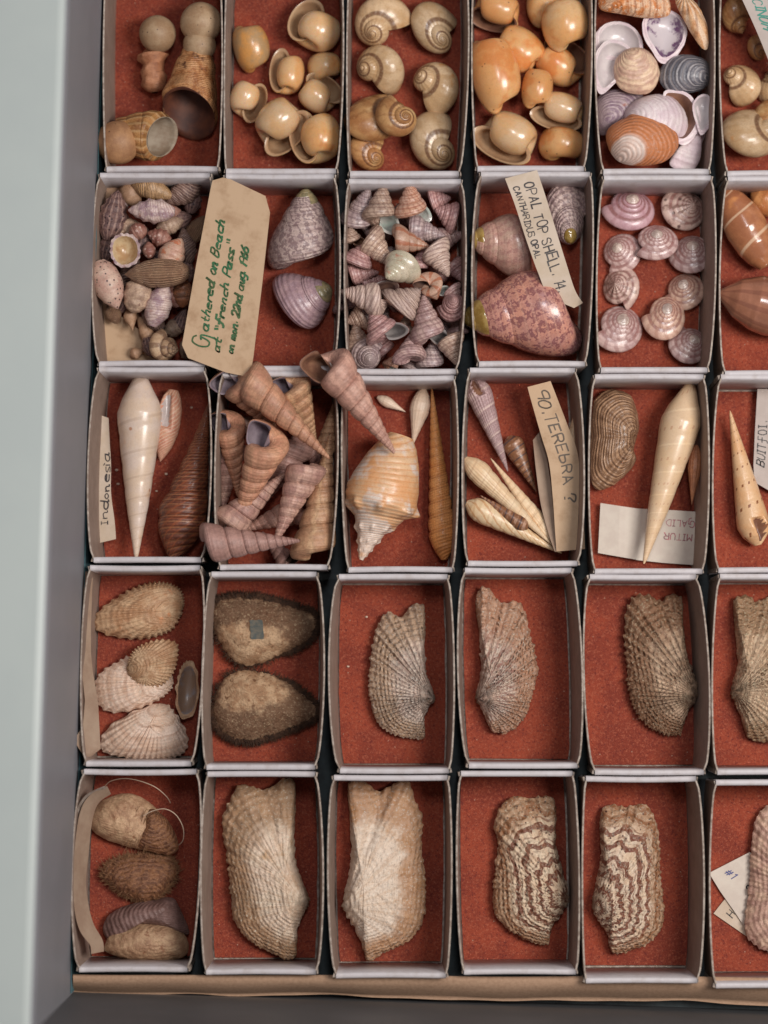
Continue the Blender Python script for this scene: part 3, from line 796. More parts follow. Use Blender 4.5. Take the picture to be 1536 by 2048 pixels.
smat('slip_purple', c(150,130,135), c(120,98,112), .04, stripes=((0,9,.2,.8,c(178,162,160),.45,.03,.5),), third=(c(150,95,75), .03, .62), rough=.45, ribs=((0,12,.4,.4,1.2),))
smat('slip_cream', c(208,178,150), c(175,140,122), .05, .40, .60, stripes=((0,8,.5,.9,c(160,118,105),1.2,.05,.4),), rough=.45, ribs=((0,10,.9,.4,1.2),), grime=0.5)
# beach pile
smat('b_cream_dark', c(165,130,90), c(185,150,112), .05, stripes=((7,3,-.1,.3,c(60,38,34),1.3,.07,.9),), rough=.45, bump=(.2,.5,1.5))
smat('b_dark', c(82,60,60), c(112,84,78), .06, stripes=((0,14,.3,.8,c(160,130,118),.6,.06,.55),), speck=(.10,.16,c(45,30,32)), rough=.5, bump=(.18,.8,2.5))
smat('b_darknet', c(116,90,82), c(80,58,56), .06, stripes=((12,0,.2,.7,c(48,32,32),.3,.06,.7),(3,9,.5,.9,c(170,145,128),.5,.06,.6)), rough=.5, bump=(.2,.8,2))
smat('b_white_purple', c(186,164,156), c(134,108,116), .045, stripes=((5,0,.6,.95,c(120,80,75),1.2,.06,.6),), third=(c(160,100,82), .05, .62), rough=.45, bump=(.14,.6,2))
smat('b_tan', c(164,130,104), c(142,110,86), .03, rough=.5)
smat('b_red', c(128,82,72), c(158,118,104), .07, speck=(.08,.16,c(190,160,148)), rough=.4, bump=(.2,.6,1.5))
smat('b_pink', c(180,138,120), c(196,164,142), .05, third=(c(200,110,70), .05, .55), rough=.4, bump=(.12,.4,1.5))
smat('b_net', c(178,142,112), c(160,122,96), .05, stripes=((16,0,.1,.7,c(90,60,48),.1,.04,.7),(0,30,.3,.9,c(100,68,55),.1,.04,.6)), rough=.5, ribs=((16,0,.05,.7,2.0),(0,30,.05,.6,2.0)))
smat('b_dot', c(195,165,148), c(180,142,128), .03, speck=(.115,.20,c(55,32,40)), rough=.45)
smat('b_grey', c(140,114,98), c(172,146,124), .06, third=(c(110,76,66), .06, .60), rough=.5, bump=(.15,.6,2))
smat('b_band', c(165,105,70), c(110,78,60), .04, stripes=((9,0,.2,.7,c(60,48,44),.2,.03,.8),), rough=.4)
smat('b_spiral', c(190,160,130), c(170,135,105), .04, stripes=((0,.8,.97,.995,c(90,55,42),.01,.03,.8),(6,1,.3,.7,c(115,85,68),.2,.03,.8),), rough=.45)
# top shells
def tops(name, a, b, st, **k): 
    smat(name, a, b, .04, stripes=((0,13,.3,.9,st,.12,.03,.60),(15,5,.1,.7,tuple(x*.7 for x in st[:3])+(1,),1.1,.14,.40)), rough=.38, coat=.2, ribs=((0,13,.08,.35,1.2),), bump=(.2,.25,1), **k)
tops('t_pink', c(176,148,140), c(154,124,122), c(112,78,80))
tops('t_tan', c(180,154,136), c(158,132,118), c(112,80,72))
tops('t_mauve', c(156,136,136), c(176,156,150), c(96,74,80))
tops('t_red', c(182,138,114), c(186,150,132), c(138,72,55))
tops('t_rose', c(178,140,134), c(164,130,128), c(124,76,80))
smat('t_stripe', c(176,152,142), c(184,160,146), .04, stripes=((7,15,.1,.5,c(112,84,80),.7,.10,.6),), rough=.45, ribs=((0,9,.05,.5,1.6),))
smat('t_orange', c(178,145,125), c(165,128,110), .04, stripes=((6,0,.3,.7,c(155,85,55),.15,.03,.75),), rough=.4)
smat('t_pearl', c(190,176,155), c(175,165,142), .03, third=(c(175,110,90), .03, .60), rough=.2, coat=.6)
smat('opal_grey', c(182,160,152), c(166,142,138), .05, stripes=((0,.69,.992,.9995,c(100,66,62),.012,.03,.65),(18,8,-.2,.4,c(108,84,88),2.6,.10,.75),), rough=.45, coat=.15, ribs=((0,24,.05,.5,1.6),))
smat('opal_mauve', c(170,140,142), c(155,128,135), .04, stripes=((0,.69,.992,.9995,c(100,66,62),.012,.03,.65),(14,5,.1,.7,c(132,102,112),1.3,.16,.40),), rough=.32, coat=.3, ribs=((0,24,.05,.4,1.3),))
smat('opal_pink', c(182,140,126), c(174,145,128), .03, stripes=((0,.69,.992,.9995,c(100,66,62),.012,.03,.65),(16,7,.1,.7,c(146,98,96),1.3,.14,.5),(0,24,.5,.9,c(196,165,150),.1,.03,.25)), rough=.28, coat=.5, ribs=((0,16,.05,.25,1),))
smat('opal_big', c(176,122,104), c(160,112,102), .02, stripes=((0,.69,.992,.9995,c(100,66,62),.012,.03,.65),(13,6,-.1,.6,c(105,60,66),2.6,.08,.80),(0,26,.6,.95,c(192,150,130),.1,.03,.25)), third=(c(138,104,108), .007, .52), rough=.26, coat=.6, ribs=((0,14,.05,.22,1),))
smat('tip_olive', c(118,92,40), c(150,125,72), .05, rough=.15, coat=.9, bump=None, grime=0.35)
smat('tip_green', c(140,125,92), c(105,98,75), .08, rough=.3, coat=.4)
smat('wheel', c(184,158,152), c(168,140,138), .04, stripes=((0,.64,.985,.999,c(112,66,62),.012,.03,.8),(13,2.4,.1,.7,c(135,98,95),.5,.05,.6),(0,9,.6,.95,c(130,98,98),.2,.04,.25)), rough=.3, coat=.45, ribs=((13,2.2,.08,.13,1.2),), grime=0.6)
smat('wheel_pink', c(178,145,150), c(165,128,135), .03, stripes=((0,.64,.985,.999,c(112,66,62),.012,.03,.8),(8,0,.6,.95,c(150,105,112),.5,.04,.4),), rough=.3, coat=.4, grime=0.6)
smat('wheel_mottle', c(185,160,148), c(168,138,130), .05, stripes=((0,.64,.985,.999,c(112,66,62),.012,.03,.8),(10,1.2,.0,.5,c(112,82,74),.5,.05,.8,.06),), speck=(.05,.14,c(90,66,62)), rough=.35, coat=.3, ribs=((10,1,.05,.4,1.8),), grime=0.6)
smat('wheel_tan', c(190,158,140), c(172,138,124), .04, stripes=((0,.64,.985,.999,c(112,66,62),.012,.03,.8),(12,2.2,.2,.8,c(150,108,92),.5,.05,.5),), rough=.28, coat=.5, ribs=((12,2.2,.08,.13,1.2),), grime=0.6)
smat('wheel_top', c(190,172,160), c(170,150,142), .05, stripes=((5,0,.6,.95,c(140,115,110),.3,.03,.5),), rough=.2, coat=.7, grime=0.6)
# long shells
smat('white_auger', c(205,180,158), c(198,178,165), .02, stripes=((1,0,.93,.995,c(165,140,120),.02,.03,.40),), rough=.33, coat=.3, speck=(.028,.06,c(165,120,95)), bump=(.03,.3,2), third=(c(190,150,118), .012, .62), grime=0.35)
smat('cream_dot', c(205,175,140), c(210,184,154), .02, stripes=((1,0,-1.0,-.96,c(170,138,108),.02,.03,.40),), dots=(1,15,c(172,136,108),.93), rough=.33, coat=.35, bump=(.05,.2,1), grime=0.35)
smat('tan_dot', c(196,150,108), c(204,166,128), .02, dots=(1,10,c(125,76,48),.90), rough=.33, coat=.35, grime=0.35)
smat('pink_net', c(190,140,115), c(175,115,95), .05, stripes=((4,10,.3,.7,c(210,180,155),.6,.05,.7),), rough=.45, bump=(.15,.5,1.5))
smat('dark_turret', c(115,62,40), c(85,45,32), .03, stripes=((5,0,.5,.9,c(150,105,70),.2,.03,.5),(11,0,.3,.8,c(60,30,26),.3,.03,.5),(3,12,.5,.9,c(150,80,45),.6,.04,.4)), rough=.45, coat=.15, ribs=((5,0,.1,.5,2),), bump=(.2,.5,1.5))
smat('dark_flame', c(150,110,68), c(105,68,42), .04, stripes=((0,18,-.1,.4,c(70,40,25),.3,.03,.8),), rough=.45)
for nm, A_, B_ in (('turret_a', c(178,132,104), c(160,112,90)), ('turret_b', c(156,120,110), c(140,106,98)), ('turret_c', c(168,124,94), c(184,145,112)), ('turret_d', c(150,112,102), c(168,134,118)), ('turret_e', c(162,120,106), c(172,134,118))):
    smat(nm, A_, B_, .03, stripes=((0,.88,.985,.999,c(88,50,38),.01,.03,.7),(0,5,.2,.8,tuple(x*.62 for x in A_[:3])+(1,),.1,.03,.45),(5,0,.6,.95,tuple(min(.9,x*1.5) for x in B_[:3])+(1,),.7,.03,.35),(13,3,.3,.8,tuple(x*.5 for x in A_[:3])+(1,),1.6,.05,.32)), rough=.5, ribs=((0,5,.05,.25,1.4),(0,24,.1,.30,1.0)), bump=(.14,.5,1.8), third=(tuple(x*.6 for x in A_[:3])+(1,), .03, .63))
smat('conch', c(205,150,104), c(210,172,135), .02, .35, .65, third=(c(216,200,188), .014, .47), stripes=((7,0,.6,.95,c(188,120,72),.3,.03,.45),), rough=.38, coat=.3, ribs=((7,0,.2,.3,1.5),), bump=(.07,.4,2.5), grime=0.6)
smat('conch_spire', c(214,190,168), c(205,168,140), .04, rough=.45, ribs=((9,0,.2,.4,1.5),), bump=(.12,.5,2))
smat('orange_auger', c(208,138,78), c(216,152,94), .02, stripes=((1,0,.80,.97,c(140,85,50),.0,.03,.45),(5,0,.5,.9,c(165,98,50),.1,.03,.4)), rough=.42, coat=.15, ribs=((5,0,.05,.4,1.4),(0,30,.1,.2,.8)))
smat('small_white', c(196,170,148), c(205,182,162), .04, rough=.4, ribs=((0,16,.05,.25,.8),), grime=0.35)
smat('grey_auger', c(165,140,138), c(150,122,122), .03, stripes=((1,0,.82,.97,c(215,190,178),.0,.03,.6),(4,0,.4,.8,c(120,95,98),.05,.03,.4)), rough=.42, ribs=((4,0,.05,.4,1.2),(0,26,.1,.4,1)))
smat('band_auger', c(82,62,60), c(60,44,44), .03, stripes=((1,0,.35,.7,c(185,155,138),.15,.03,.85,.05),(1,0,-1,-.8,c(170,110,60),.1,.03,.4)), rough=.4, coat=.2)
smat('cream_auger', c(205,180,148), c(195,165,130), .04, stripes=((1,0,.88,.98,c(150,115,88),.0,.03,.35),(0,11,.4,.8,c(180,146,116),.3,.03,.35)), rough=.4, ribs=((0,22,.1,.3,.9),), grime=0.35)
smat('cream_auger2', c(200,172,135), c(212,188,155), .04, stripes=((1,7,.55,.9,c(165,110,64),.5,.05,.6),(1,0,.88,.98,c(160,120,84),.0,.03,.35),), third=(c(200,140,70), .04, .66), rough=.38, coat=.2, grime=0.35)
smat('small_brown', c(150,98,66), c(130,82,58), .04, rough=.45, ribs=((0,14,.1,.4,1),))
smat('olive', c(165,110,75), c(140,88,60), .015, third=(c(185,125,75), .012, .58), stripes=((1,0,.93,.995,c(215,185,155),.05,.02,.7),), rough=.2, coat=.7, bump=None, grime=0.35)
smat('olive_band', c(130,85,65), c(150,100,78), .015, stripes=((0,11,.3,.8,c(105,62,50),.1,.02,.5),), rough=.2, coat=.7, bump=None, grime=0.35)
smat('olive_white', c(215,190,165), c(130,105,110), .06, rough=.25, coat=.6, grime=0.35)
smat('olive_gold', c(190,135,85), c(160,100,60), .03, rough=.25, coat=.6, grime=0.35)
# bivalves
def ark(name, a, b, dark, brown, zig=None, n=26, fz=.45, brk=.07):
    stp = [(n*2.2,0,.0,.6,dark,.25,.05,.55)]
    if zig: stp.append(zig)
    stp.append((0,11,.4,.8,dark,2.2,.04,.35,.04)); stp.append((0,.25,.82,.98,brown,.06,.05,min(1,fz*1.6)))
    smat(name, a, b, .045, stripes=tuple(stp), speck=(.11,.10,dark), third=(tuple(x*.75 for x in brown[:3])+(1,), .055, .585), rough=.6, ribs=((0,16,.5,.45,2.0),(n*2.2,0,.15,.7,2.0)), bump=(.2,1.0,3.0), vary=.04, beads=(n*2.4, 18, .22, 4.5), grime=1.1)
ark('ark_grey', c(216,196,180), c(196,172,156), c(120,88,82), c(165,130,96))
ark('ark_pale', c(220,196,180), c(202,176,156), c(130,80,70), c(160,108,72), (34,5,.25,.6,c(125,70,58),.5,.05,.7,.03))
ark('ark_brown', c(192,162,136), c(164,132,106), c(85,58,48), c(118,80,54), None, 26, .6)
ark('ark_tan', c(200,172,144), c(178,148,120), c(110,80,58), c(125,90,60), None, 20, .5)
smat('ark_big_a', c(212,190,168), c(200,176,156), .02, third=(c(176,142,108), .014, .60), stripes=((0,.25,.87,.985,c(128,92,60),.07,.04,.85),(0,1,-.6,.2,c(168,130,98),.5,.02,.4,.02),(30,0,.3,.8,c(160,125,92),.3,.03,.3)), rough=.5, ribs=((0,18,.6,.4,1.5),), bump=(.16,.8,2.8), vary=.02, beads=(80, 22, .03, 1.2))
smat('ark_big_b', c(220,200,182), c(206,184,164), .02, third=(c(182,145,112), .02, .58), stripes=((0,.25,.90,.985,c(145,100,62),.06,.04,.85),(26,0,.5,.9,c(165,130,98),.4,.03,.3)), rough=.5, ribs=((0,18,.7,.4,1.5),), bump=(.16,.8,2.5), vary=.02, beads=(80, 22, .02, 1.0))
smat('ark_zig', c(218,194,168), c(208,180,152), .04, stripes=((1,6.5,.20,.42,c(100,50,32),1.3,.022,1.0,None,(50,.30)),(1,15,.5,.7,c(105,60,44),1.2,.04,.85,.03,(50,.5)),(26,0,.3,.8,c(150,105,75),.3,.04,.22),(0,.25,.94,.995,c(140,95,60),.04,.05,.7)), speck=(.09,.14,c(70,42,36)), rough=.5, ribs=((0,16,.5,.4,1.5),), bump=(.2,.8,2.5), vary=.02, beads=(66, 20, .12, 3.5))
smat('ark_zig2', c(222,198,175), c(212,184,156), .04, stripes=((1,7.5,.20,.42,c(104,52,34),1.2,.024,1.0,None,(50,.32)),(1,16,.5,.7,c(100,58,44),1.2,.04,.8,.03,(50,.5)),(26,0,.4,.9,c(150,100,70),.3,.04,.18),(0,.25,.95,.995,c(140,95,60),.04,.05,.7)), speck=(.08,.13,c(66,40,36)), rough=.5, ribs=((0,16,.5,.4,1.5),), bump=(.2,.8,2.5), vary=.02, beads=(66, 20, .12, 3.5))
smat('ark_pink', c(178,148,128), c(160,125,112), .04, stripes=((26,0,.2,.8,c(135,100,92),.3,.04,.5),), rough=.5, ribs=((0,16,.5,.4,1.5),(26,0,.1,.5,1.8)), bump=(.2,.8,2.5))
smat('cockle_tan', c(172,142,112), c(150,112,82), .03, stripes=((0,5,.6,.95,c(130,96,72),.7,.05,.4),), third=(c(178,108,66), .02, .62), rough=.6, ribs=((0,16,1.2,.25,1.2),), bump=(.2,.6,2))
smat('cockle_white', c(200,176,160), c(190,162,142), .03, stripes=((0,5,.6,.95,c(155,118,95),.4,.04,.45),), rough=.55, ribs=((0,16,1.2,.22,1.2),), bump=(.2,.5,1.6))
smat('mussel', c(185,152,120), c(155,118,88), .045, .40, .6, third=(c(112,76,48), .09, .60), rough=.6, stripes=((0,.25,.90,.99,c(82,52,34),.10,.06,.85),), ribs=((0,14,2.5,.25,1.2),), bump=(.22,1,5))
smat('mussel_dark', c(95,60,42), c(128,86,58), .08, stripes=((0,12,.3,.9,c(160,115,80),2.0,.08,.35),), rough=.5, ribs=((0,12,2.0,.4,2),), bump=(.25,1,3))
smat('mussel_pale', c(172,140,110), c(150,114,88), .05, third=(c(128,88,62), .06, .58), stripes=((0,6,.6,.95,c(120,86,62),1.5,.06,.3),), rough=.5, ribs=((0,12,1.5,.25,1.2),), bump=(.2,.9,3))
smat('mussel_valve', c(120,92,86), c(100,74,68), .05, rough=.5, ribs=((0,16,.5,.4,1.5),), bump=(.2,.6,2))
smat('oval_ark', c(150,118,92), c(125,95,72), .05, stripes=((0,13,.1,.7,c(80,55,42),.5,.05,.7),), rough=.35, coat=.3, ribs=((28,0,.1,.6,1.5),(0,20,.3,.5,1.5)), bump=(.2,.6,2))
plain('hair', (.035, .016, .009, 1), .8, (.09, .04, .02, 1), .1)
plain('byssus', (.30, .16, .08, 1), .6, (.20, .09, .045, 1), .1)
plain('sticker', (.075, .085, .08, 1), .8, (.15, .13, .10, 1), .12)

# ============================================================ row 1
G = 'bulb tipped brown shells'
def ball(px, py, r, z, root_o, mat, name='bulb_tip', sq=1.0, ang=0):
    n, m = 20, 32; P = np.zeros((n, m, 3)); UV = np.zeros((n, m+1, 2)); ctr = at(px, py, z+r); a0 = math.radians(ang)
    for i in range(n):
        th = PI*i/(n-1)
        for j in range(m):
            ph = 2*PI*j/m; x, y, zz = math.sin(th)*math.cos(ph)*r, math.sin(th)*math.sin(ph)*r, math.cos(th)*r
            w_ = 1+0.03*mnoise.noise(Vector((x*.03+px, y*.03, zz*.03)))
            x *= sq; P[i, j] = ctr+np.array((x*math.cos(a0)-y*math.sin(a0), x*math.sin(a0)+y*math.cos(a0), zz))*w_
    V, F, uv = grid(P, UV); org = np.array(root_o.location)/U
    return link(name, finish_mesh(name, V, F, uv, [MATS[mat]], None, org), root_o)
def bulb_shell(label, prof, px, py, L, W_, ang, roll, el, z, mat, inner, balls, **k):
    a = spin(prof, px, py, L, W_, ang, roll, el, z, mat, label, 'bulb_shell', inner, G, True, **k)
    if a.type == 'MESH':
        me = a.data; org = np.array(a.location)/U; nm = a.name; bpy.data.objects.remove(a)
        a = tag(empty('bulb_shell', org), label, 'shell', G); link('body', me, a)
    for b_ in balls: ball(b_[0], b_[1], b_[2], b_[3], a, b_[4], b_[5] if len(b_) > 5 else 'bulb_tip')
bulb_shell('largest bulb tipped shell, brown and wrinkled, its dark mouth facing down', 'trumpet', 386, 176, 190, 116, 82, -8, 0, 4, 'volute', 'in_rust', [(402, 46, 43, 40, 'bulb'), (399, 90, 34, 44, 'bulb', 'neck')], nwh=3, bul=.08, wob=.06, ribs=6, ribamp=.035, mouth=(.26, .6), na=110, npz=56, aend=.9)
bulb_shell('small bulb tipped shell with a pale knobbly body and flared collar', 'collar', 308, 143, 88, 66, 94, 150, 0, 4, 'volute_pink', 'in_brown', [(315, 68, 38, 24, 'bulb')], nwh=3, bul=.08, nod=6, nodamp=.15)
bulb_shell('bulb tipped shell lying on its side at the bottom with a grey open mouth', 'horn', 292, 272, 122, 102, 176, -25, 0, 36, 'volute_fold', 'in_mouth', [(236, 285, 45, 60, 'bulb_brown')], nwh=2.5, bul=.05, mouth=(.36, .7), na=110, npz=56, aend=.9)

G = 'amber bubble shells in the second tray'
B = lambda *k, **w: shell('bubble', *k, name='bubble_shell', group=G, inner=w.pop('inner', 'in_amber'), **w)
B(503, 95, 96, 74, 105, 180, 15, 0, 'bubble_olive', 'olive centred amber bubble shell, upper left of its tray')
B(631, 53, 98, 112, -120, 5, 5, 0, 'bubble_white', 'broad pale bubble shell with a brown lip, top right of its tray', split=True)
B(574, 143, 96, 72, -95, 5, 8, 0, 'bubble', 'S curved amber bubble shell in the middle of its tray', split=True)
B(649, 135, 60, 70, 95, 180, 0, 0, 'bubble', 'small rounded bubble shell showing only its back')
B(496, 203, 84, 76, 70, 0, 5, 0, 'bubble_white', 'small cream bubble shell with a wide mouth, left side of its tray', split=True)
B(641, 190, 88, 80, 145, 0, 5, 6, 'bubble_white', 'bubble shell with a pale bulb and shaded mouth, right side of its tray', split=True)
B(560, 255, 116, 104, 45, 0, 5, 10, 'bubble_white', 'cream bubble shell with a deep shaded mouth, bottom middle of its tray', split=True)
B(630, 271, 116, 106, -80, 8, 10, 22, 'bubble', 'large amber bubble shell with a curled lip, bottom right of its tray', split=True)

G = 'beige moon snail shells in the third tray'
M = lambda *k, **w: shell('moon', *k, name='moon_snail_shell', group=G, inner='in_brown', **w)
M(766, 45, 108, 112, -110, 200, 52, 0, 'moon', 'moon snail cut by the top edge, its coil pointing down')
M(870, 55, 110, 94, -50, 170, 55, 0, 'moon', 'moon snail in the upper right of its tray, coil low on its right')
M(762, 142, 92, 104, 198, 180, 45, 0, 'moon', 'smooth grey beige moon snail on the left, coil pointing left')
M(870, 178, 98, 106, 160, 190, 48, 8, 'moon', 'moon snail with fine ribs and a grey pointed coil')
M(750, 238, 128, 100, 30, 150, 40, 0, 'moon_brown', 'brown stained moon snail lying under a second coil')
M(792, 232, 84, 88, 0, 200, 68, 62, 'moon_brown', 'moon snail with a tight brown coil resting on its neighbour')
M(739, 300, 82, 80, -40, 180, 55, 0, 'moon_brown', 'smallest moon snail, brown and cracked, bottom left of its tray')
M(871, 281, 118, 106, -52, 200, 55, 0, 'moon', 'pale moon snail with a curved crack, bottom right of its tray')

G = 'orange bubble shells in the fourth tray'
B = lambda *k, **w: shell('bubble', *k, name='bubble_shell', group=G, inner=w.pop('inner', 'in_amber'), **w)
B(990, 22, 106, 78, -15, 30, 5, 10, 'bubble_orange', 'orange bubble shell cut by the top edge with a narrow dark slit', inner='in_brown', split=True)
B(1092, 12, 90, 80, 95, 180, 0, 0, 'bubble', 'pale tan bubble shell mostly hidden at the top edge of its tray')
B(1130, 50, 108, 96, 100, 180, 0, 45, 'bubble', 'smooth oval bubble shell at the top right of its tray')
B(1038, 98, 104, 88, -40, 180, 10, 20, 'bubble_orange', 'bubble shell with a small pointed end, behind the big oval one')
B(991, 150, 158, 100, 105, 180, 0, 36, 'bubble_orange', 'largest oval orange bubble shell, left side of the fourth tray')
B(1125, 128, 112, 94, 145, -5, 0, 0, 'bubble_orange', 'orange bubble shell with a round dark mouth, right side of its tray', inner='in_brown', split=True)
B(1074, 178, 84, 64, 85, 180, 0, 50, 'bubble_orange', 'small deep amber oval bubble shell in the centre of its tray')
B(1115, 223, 110, 78, -15, 10, 5, 18, 'bubble_white', 'pale bubble shell with a shaded mouth facing lower left', split=True)
B(1010, 275, 134, 104, -28, 0, 5, 0, 'bubble_white', 'wide open pale bubble shell, bottom left of the fourth tray', split=True)
B(1123, 290, 72, 94, 80, 180, 0, 0, 'bubble_orange', 'rough brownish bubble shell, bottom right of the fourth tray')

G = 'slipper shells in the fifth tray'
v = lambda o, u_, h, z, m, l, **k: valve(o, u_, h, z, m, l, 'slipper_shell', group=G, rug=1.2, **k)
v([(1200,18),(1203,-14),(1240,-30),(1300,-24),(1335,-6),(1341,22),(1330,34),(1290,36),(1240,28)], (1215,20), 34, 95, 'slip_bark', 'bark brown slipper shell at the top edge with a white rim', zm=.2)
v([(1350,0),(1368,-12),(1395,10),(1414,50),(1417,90),(1410,100),(1395,86),(1370,45)], (1368,-5), 26, 110, 'slip_streak', 'long narrow streaked slipper shell leaning against the right wall', zm=.3)
v([(1285,45),(1300,25),(1345,22),(1372,50),(1370,85),(1348,118),(1322,126),(1303,100),(1288,75)], (1350,30), 34, 66, 'slip_white', 'white slipper shell showing a violet stain inside', concave=.75, inner='in_violet', zm=.8)
v([(1190,92),(1190,70),(1210,48),(1240,43),(1268,55),(1284,80),(1282,110),(1250,120),(1200,115)], (1262,60), 36, 44, 'slip_white', 'upturned pale slipper shell in the upper left with an inner shelf', concave=.7, inner='in_white', zm=.8)
v([(1186,150),(1190,110),(1212,82),(1240,82),(1262,100),(1250,140),(1225,172),(1200,188)], (1245,90), 40, 60, 'slip_white', 'long upturned white slipper shell against the left wall', concave=.7, inner='in_white', zm=.8)
v([(1228,150),(1232,118),(1258,97),(1290,98),(1314,125),(1318,155),(1300,185),(1265,188),(1238,175)], (1262,100), 46, 76, 'slip_cream', 'round cream slipper shell with a mottled rim')
v([(1318,160),(1325,130),(1348,112),(1385,110),(1412,122),(1421,148),(1412,175),(1380,186),(1340,185)], (1414,160), 50, 72, 'slip_blue', 'blue grey streaked slipper shell in the middle right')
v([(1190,235),(1190,205),(1212,182),(1250,178),(1285,190),(1290,215),(1262,250),(1230,262),(1200,270)], (1212,245), 52, 30, 'slip_purple', 'purple grey slipper shell with a rusty tip, left side')
v([(1378,345),(1340,330),(1352,300),(1385,262),(1402,230),(1412,190),(1424,205),(1424,245),(1405,285),(1400,320)], (1412,200), 26, 56, 'slip_white', 'long pale flake of slipper shell along the right wall')
v([(1385,210),(1400,190),(1418,192),(1426,220),(1420,252),(1402,270),(1392,245)], (1405,190), 20, 90, 'slip_white', 'small curved pale slipper shell edge beside the right wall', concave=.8, inner='in_white', zm=.8)
v([(1326,190),(1350,180),(1380,190),(1400,225),(1396,262),(1370,290),(1345,270)], (1330,185), 44, 60, 'slip_white', 'upturned slipper shell with a brown hollow, lower right', concave=.8, inner='in_brown', zm=.85)
v([(1248,232),(1265,205),(1300,190),(1340,192),(1368,220),(1376,256),(1360,285),(1310,282),(1262,262)], (1258,235), 64, 62, 'slip_white', 'smooth white slipper shell behind the orange streaked one')
v([(1212,268),(1226,248),(1250,236),(1268,226),(1300,226),(1338,246),(1357,275),(1352,302),(1325,325),(1280,332),(1240,325),(1218,300)], (1236,322), 62, 84, 'slip_orange', 'orange and white streaked slipper shell at the bottom of the tray')

G = 'brown snail shells in the sixth tray'
M = lambda *k, **w: shell('moon', *k, name='snail_shell', group=G, inner='in_brown', **w)
M(1476, 28, 84, 68, -70, 190, 20, 10, 'moon_brown', 'brown snail shell at the top edge beside the teal lettered label')
M(1517, 95, 52, 48, -60, 180, 55, 0, 'moon_brown', 'small brown snail shell peeping from under the teal lettered label')
M(1481, 171, 84, 78, 150, 185, 45, 0, 'moon', 'glossy tan snail shell with its coil at the upper left')
M(1540, 172, 66, 56, 100, 180, 30, 0, 'moon', 'tan snail shell cut by the right edge below the teal label')
M(1502, 268, 122, 108, 20, 150, 35, 0, 'moon', 'large tan snail shell with a dark crack, bottom of the corner tray')
M(1550, 235, 88, 80, 10, 190, 60, 20, 'moon_brown', 'brown snail shell coil cut by the right edge above the large one')

# ============================================================ row 2
G = 'mixed beach shells in the second row'
S1 = lambda *k, **w: spin(*k, name=w.pop('name', 'whelk_shell'), group=G, **w)
S1('whelk', 306, 378, 90, 48, -22, 180, 0, 62, 'b_cream_dark', 'cream and black patterned beach shell at the top of the heap', nwh=4, bul=.10, nod=9, nodamp=.08)
S1('whelk', 366, 386, 78, 54, -150, 160, 0, 50, 'b_darknet', 'dark netted beach shell at the top right of the heap', nwh=5, bul=.12, nod=9, nodamp=.12)
S1('pebble', 262, 388, 54, 44, 120, 0, 0, 46, 'b_tan', 'smooth tan worn beach shell near the top of the heap', nwh=3, bul=.02)
S1('whelk', 303, 423, 94, 52, 178, 170, 0, 92, 'b_white_purple', 'white and purple knobbed beach shell lying across the heap', nwh=4, bul=.08, nod=8, nodamp=.14)
S1('whelk', 226, 432, 104, 66, 78, 180, 5, 50, 'b_dark', 'dark knobbly beach shell pointing up at the left', nwh=5, bul=.12, nod=9, nodamp=.16)
S1('pebble', 222, 492, 72, 54, 250, 180, 0, 36, 'b_dark', 'dark purplish beach shell under the knobbly one at the left', nwh=4, bul=.08, nod=8, nodamp=.1)
S1('pebble', 276, 463, 38, 36, 20, 180, 10, 80, 'b_red', 'little reddish brown beach shell right of the knobbly dark one', nwh=3)
S1('whelk', 318, 475, 50, 38, 160, 170, 0, 72, 'b_red', 'dark red beach shell in the middle of the heap', nwh=4, bul=.1, nod=7, nodamp=.15)
S1('whelk', 341, 450, 56, 38, 20, 180, 0, 60, 'b_grey', 'pale grey beach shell right of the dark red one', nwh=4, bul=.1)
S1('whelk', 345, 508, 72, 54, 60, 180, 0, 76, 'b_pink', 'pink and orange beach shell near the middle of the heap', nwh=4, bul=.12)
S1('whelk', 298, 500, 34, 28, 95, 180, 0, 74, 'b_red', 'tiny pink brown beach shell beside the white rimmed limpet', nwh=3)
S1('whelk', 372, 492, 74, 44, 100, 180, 0, 46, 'b_darknet', 'netted beach shell half under the buff tag', nwh=5, bul=.1, nod=8, nodamp=.1)
S1('whelk', 362, 440, 46, 40, 20, 180, 0, 36, 'b_dark', 'dark hollow beach shell just left of the buff tag', nwh=3)
S1('whelk', 370, 541, 60, 40, 85, 180, 0, 40, 'b_dark', 'shadowed dark beach shell under the left side of the buff tag', nwh=4)
S1('olive', 314, 547, 130, 60, 182, 180, 0, 88, 'b_net', 'large netted tan beach shell with its point to the left', nwh=5, bul=.08)
S1('olive', 217, 571, 104, 62, -68, 180, 0, 78, 'b_dot', 'cream beach shell covered with dark dots at the left', nwh=3, bul=.02)
S1('whelk', 228, 628, 44, 34, -70, 180, 0, 40, 'b_net', 'small brown speckled beach shell below the dotted one', nwh=3)
S1('pebble', 275, 590, 76, 58, -105, 180, 0, 60, 'b_grey', 'grey blotched beach shell below the large netted one', nwh=3, nod=6, nodamp=.1)
S1('grain', 262, 640, 44, 28, -80, 180, 0, 40, 'b_tan', 'small tan beach shell with a rounded lower end', nwh=3)
S1('whelk', 318, 608, 96, 56, 72, 180, 8, 58, 'b_white_purple', 'white beach shell with an orange fleck pointing up', nwh=4, bul=.1, nod=7, nodamp=.08)
S1('whelk', 366, 586, 58, 44, 85, 180, 20, 44, 'b_band', 'orange and black banded beach shell left of the buff tag', nwh=3, bul=.12)
shell('whelk', 330, 692, 66, 64, -20, 200, 50, 50, 'b_spiral', 'striped spiral beach shell at the bottom of the heap', 'whelk_shell', group=G)
